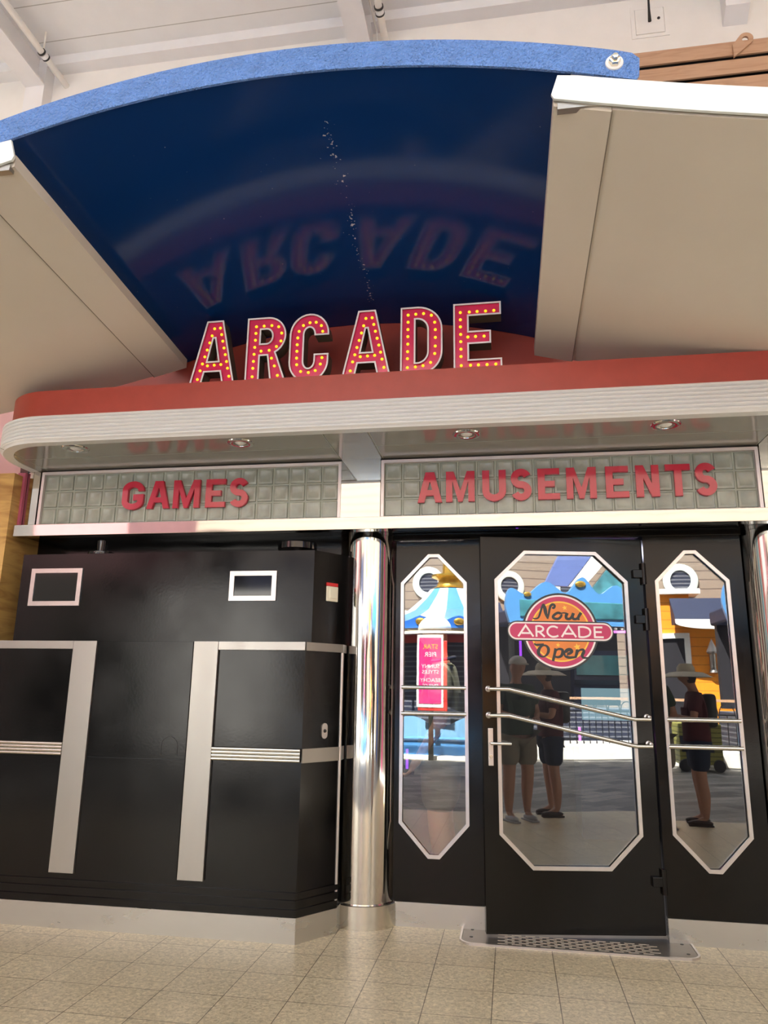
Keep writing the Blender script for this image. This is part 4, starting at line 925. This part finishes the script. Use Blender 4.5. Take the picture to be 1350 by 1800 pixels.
# blue ornamental kiosk with bulbs
t = thing('ornate_kiosk', 'ornate blue kiosk roof with a row of bulbs above dark shop front', 'kiosk', (6.5, -7.6, 0))
t.scale = (1.42, 1., 1.0)
pr_ = [(-1.28, 2.95), (-1.34, 3.35), (-1.25, 3.75), (-.95, 3.62), (-.6, 3.95), (-.25, 3.70), (.05, 4.1), (.35, 3.70), (.7, 3.95), (1.0, 3.62), (1.3, 3.78), (1.38, 3.35), (1.3, 2.95)]
obj('fascia', MB().pxz([clean(sm(pr_, 5))], 0, .12), M['skyblue'], t, 'light blue shaped fascia'); obj('teal_panel', MB().box(-1.1, 1.1, .12, .16, 3.1, 3.5, .02), M['teal'], t)
obj('canopy_body', MB().box(-1.25, 1.25, -1.6, 0, 2.95, 3.3, .05), M['navy'], t)
for i in range(22): b = obj('bulb', MB().sphere((-1.25 + i * .119, .06, 2.9), .035, u=10, v=6), M['bw'], t) if i == 0 else None
b0 = [c for c in t.children if c.name.startswith('bulb')][0]
for i in range(1, 22):
    q = b0.copy(); C.objects.link(q); q.parent = t; q.location = (i * .119, 0, 0)
for x, z, r in ((-.95, 3.62, .07), (0, 3.92, .10), (.95, 3.62, .07)): obj('gold_ornament', MB().sphere((x, .15, z), r, 1, .4, .8), M['gold'], t, None, True)
obj('counter', MB().box(-1.25, 1.25, -1.5, -.1, 0, 1.0, .03), M['louvre'], t); obj('dark_back', MB().box(-1.2, 1.2, -1.5, -1.3, 1.05, 2.95), M['darkin'], t)
for x in (-1.2, 1.2): obj('post', MB().tube([(x, -.12, 1.05), (x, -.12, 2.95)], .05, 14), M['iron'], t, None, True)
# carousel
t = thing('carousel', 'blue and white striped carousel reflected in the left pane', 'carousel', (-1.45, -8.7, 0))
RC = 2.75
obj('platform', MB().lathe([(0, .4), (RC - .15, .4), (RC, .36), (RC, .26), (RC - .12, .22), (RC - .12, .02), (0, .02)], 64), M['skyblue'], t, None, True)
mb = MB(); n = 144; ring = []
for i in range(n + 1):
    a = 2 * PI * i / n; z = .62 + .22 * abs(math.cos(a * 7)) ** 1.6; ring.append((mb.bm.verts.new((RC * math.cos(a), RC * math.sin(a), .42)), mb.bm.verts.new((RC * math.cos(a), RC * math.sin(a), z)), mb.bm.verts.new(((RC - .05) * math.cos(a), (RC - .05) * math.sin(a), z)), mb.bm.verts.new(((RC - .05) * math.cos(a), (RC - .05) * math.sin(a), .42))))
for i in range(n):
    for k in range(3): mb.bm.faces.new((ring[i][k], ring[i][k + 1], ring[i + 1][k + 1], ring[i + 1][k]))
obj('skirt', mb, M['paleblue'], t, 'wavy-topped pale blue skirt', True)
obj('skirt_rail', MB().lathe([(RC + .02, .36), (RC + .06, .40), (RC + .02, .44), (RC - .02, .40), (RC + .02, .36)], 64), M['skyblue'], t, None, True)
obj('base_ring', MB().lathe([(RC + .12, 0), (RC + .12, .07), (RC - .1, .07), (RC - .1, 0)], 64), M['concrete'], t, None, True)
obj('center_drum', MB().lathe([(1.9, .4), (1.9, 2.6)], 48), M['louvre'], t, 'dark louvred drum', False)
mb = MB(); prof = [(RC + .08, 2.72), (2.3, 2.80), (1.7, 2.95), (1.1, 3.22), (.72, 3.55), (.5, 3.78)]; ns = 16
for j in range(ns * 4):
    a0, a1 = 2 * PI * j / (ns * 4), 2 * PI * (j + 1) / (ns * 4)
    for i in range(len(prof) - 1):
        v = [mb.bm.verts.new((r * math.cos(a), r * math.sin(a), z)) for (r, z), a in ((prof[i], a0), (prof[i], a1), (prof[i + 1], a1), (prof[i + 1], a0))]
        f = mb.bm.faces.new(v); f.material_index = (j // 4) % 2
obj('canopy_roof', mb, [M['white'], M['skyblue']], t, 'blue and white striped roof', True)
mb = MB(); n = 128; ring = []
for i in range(n + 1):
    a = 2 * PI * i / n; z = 2.78 + .12 * abs(math.cos(a * 11)) ** 3; rr = RC + .1
    ring.append([mb.bm.verts.new((r_ * math.cos(a), r_ * math.sin(a), z_)) for r_, z_ in ((rr, 2.62), (rr, z), (rr - .05, z), (rr - .05, 2.62))])
for i in range(n):
    for k in range(4): mb.bm.faces.new((ring[i][k], ring[i][(k + 1) % 4], ring[i + 1][(k + 1) % 4], ring[i + 1][k]))
obj('rounding_board', mb, M['royal'], t, 'scalloped royal blue board', True)
obj('gold_rim', MB().lathe([(RC + .06, 2.50), (RC + .16, 2.52), (RC + .13, 2.57), (RC + .17, 2.63), (RC + .06, 2.64)], 64), M['slot'], t, 'pale gold rim', True)
obj('red_lining', MB().lathe([(RC - .1, 2.35), (RC - .1, 2.52)], 64), M['redtag'], t)
g0 = obj('medallion', MB().sphere((0, 0, 0), .085, .35, 1.3, .9, 14, 8), M['gold'], t, None, True); g0.location = (RC + .13, 0, 2.77)
for i in range(1, 22):
    q = g0.copy(); C.objects.link(q); q.parent = t; a = 2 * PI * i / 22; q.location = ((RC + .13) * math.cos(a), (RC + .13) * math.sin(a), 2.77); q.rotation_euler = (0, 0, a)
obj('crown', MB().lathe([(.42, 3.74), (.48, 3.80), (.34, 3.86), (.28, 4.02), (.46, 4.1), (.46, 4.15), (.18, 4.2), (.16, 4.6), (.08, 4.8), (.05, 5.1), (0, 5.2)], 24), M['gold'], t, 'gold crown finial', True)
for i in range(8):
    a = 2 * PI * (i + .5) / 8; obj('pole', MB().tube([((RC - .3) * math.cos(a), (RC - .3) * math.sin(a), .4), ((RC - .3) * math.cos(a), (RC - .3) * math.sin(a), 2.7)], .03, 10), M['gold'], t, None, True)
# hanging poster on the carousel
t = thing('poster_sign', 'tall pink poster with white border on a red stand by the carousel', 'sign', (-1.62, -5.70, 0))
obj('stand', MB().box(-.26, .34, -.05, -.01, .96, 2.36, .01), M['redtag'], t, 'red backing board'); obj('border', MB().box(-.28, .26, -.01, 0, 1.03, 2.48), M['white'], t); obj('panel', MB().box(-.235, .215, 0, .008, 1.10, 2.42), M['hotpink'], t, 'pink printed panel')
obj('foot', MB().box(-.05, .05, -.05, -.02, 0, .97), M['iron'], t)
def back_text(body, size, z, m, yy=.010):
    mb = text_mb(body, size, 0, 0, z, .001)
    for v in mb.bm.verts: v.co.x = -v.co.x; v.co.y = yy - v.co.y   # turned to face +Y
    obj('poster_lettering', mb, m, t)
back_text('STAR', .13, 2.20, M['by']); back_text('PIER', .13, 2.05, M['white']); back_text('SUNNY', .11, 1.82, M['white']); back_text('STYLES', .11, 1.70, M['white'])
back_text('BEACHY', .11, 1.53, M['white']); back_text('SMILES', .11, 1.41, M['white'])
# kerb, railing, olive crate
struct('trim_4', MB().box(-14, 16, -6.3, -6.0, 0, .16), M['concrete'], 'white kerb across the promenade', (0, -6.1, 0)) if 0 else None
single('planter_kerb', MB().box(1.5, 14, -7.1, -5.95, 0, .30, .02), M['concrete'], 'long pale kerb planter behind the railing', 'planter', (4, -6.3, 0))
t = thing('iron_railing', 'black iron railing with arched tops and timber handrail', 'railing', (5, -6.2, .3))
mb = MB(); mb.box(-3.4, 5, -.03, .03, .92, .97); obj('handrail', mb, M['plank'], t, 'timber handrail')
mb = MB(); mb.box(-3.4, 5, -.015, .015, .08, .11); mb.box(-3.4, 5, -.015, .015, .66, .69); obj('cross_bar', mb, M['iron'], t)
mb = MB()
for i in range(56): mb.box(-3.4 + i * .15 - .008, -3.4 + i * .15 + .008, -.008, .008, 0, .66)
for i in range(28): mb.pxz([stroke(arc(-3.4 + .15 + i * .3, .69, .14, .2, 0, 180, 8), .016)], -.008, .008)
obj('bars', mb, M['iron'], t)
t = thing('olive_crate', 'olive slatted crate on wheels in front of the railing', 'crate', (3.4, -5.4, 0.0))
obj('body', MB().box(-.4, .35, -.3, .3, .12, .85, .02), M['olive'], t)
for x in (-.32, .26): obj('wheel', MB().lathe([(0, -.03), (.10, -.03), (.11, 0), (.10, .03), (0, .03)], 20, (x, .33, .11), 'y'), M['rubber'], t)

# ------------------------------------------------------------------ light
w = bpy.data.worlds.new('world'); bpy.context.scene.world = w; w.use_nodes = True; nt = w.node_tree; nt.nodes.clear()
out = N(nt, 'ShaderNodeOutputWorld'); bg = N(nt, 'ShaderNodeBackground'); nt.links.new(bg.outputs[0], out.inputs[0])
tc = N(nt, 'ShaderNodeTexCoord'); sp = N(nt, 'ShaderNodeSeparateXYZ'); nt.links.new(tc.outputs['Generated'], sp.inputs[0])
cr = N(nt, 'ShaderNodeValToRGB'); nt.links.new(sp.outputs[2], cr.inputs[0])
cr.color_ramp.elements[0].position = 0.; cr.color_ramp.elements[0].color = (1., .96, .90, 1); cr.color_ramp.elements[1].position = .6; cr.color_ramp.elements[1].color = (.86, .90, 1., 1)
nt.links.new(cr.outputs[0], bg.inputs[0]); bg.inputs[1].default_value = 2.0
sun = bpy.data.lights.new('sun', 'SUN'); sun.energy = 24.; sun.angle = R(.6); sun.color = (1, .95, .87)
so = bpy.data.objects.new('sun', sun); C.objects.link(so); so.rotation_euler = Vector((-.28, .52, .80)).to_track_quat('Z', 'Y').to_euler()
def area(name, loc, size, energy, col, rot):
    l = bpy.data.lights.new(name, 'AREA'); l.shape = 'RECTANGLE'; l.size, l.size_y = size; l.energy = energy; l.color = col
    o = bpy.data.objects.new(name, l); C.objects.link(o); o.location = loc; o.rotation_euler = rot; return o
area('interior_door_fill', (-.55, 5.0, 2.36), (.5, .12), 22, (1, .92, .8), (R(-25), 0, 0))  # added fill without a fixture, brightens the person behind the left pane
area('interior_fill', (-.3, 5.9, 2.85), (.8, .5), 60, (1, .92, .8), (0, 0, 0))  # added overhead fill so the figure inside shows through the glass
area('interior_lamp_rear', (.6, 8.2, 2.85), (1.6, .8), 14, (.8, .8, 1), (0, 0, 0))

sc = bpy.context.scene
sc.view_settings.view_transform = 'Standard'; sc.view_settings.look = 'None'; sc.view_settings.gamma = 1; sc.view_settings.use_curve_mapping = False
sc.view_settings.exposure = 0.54
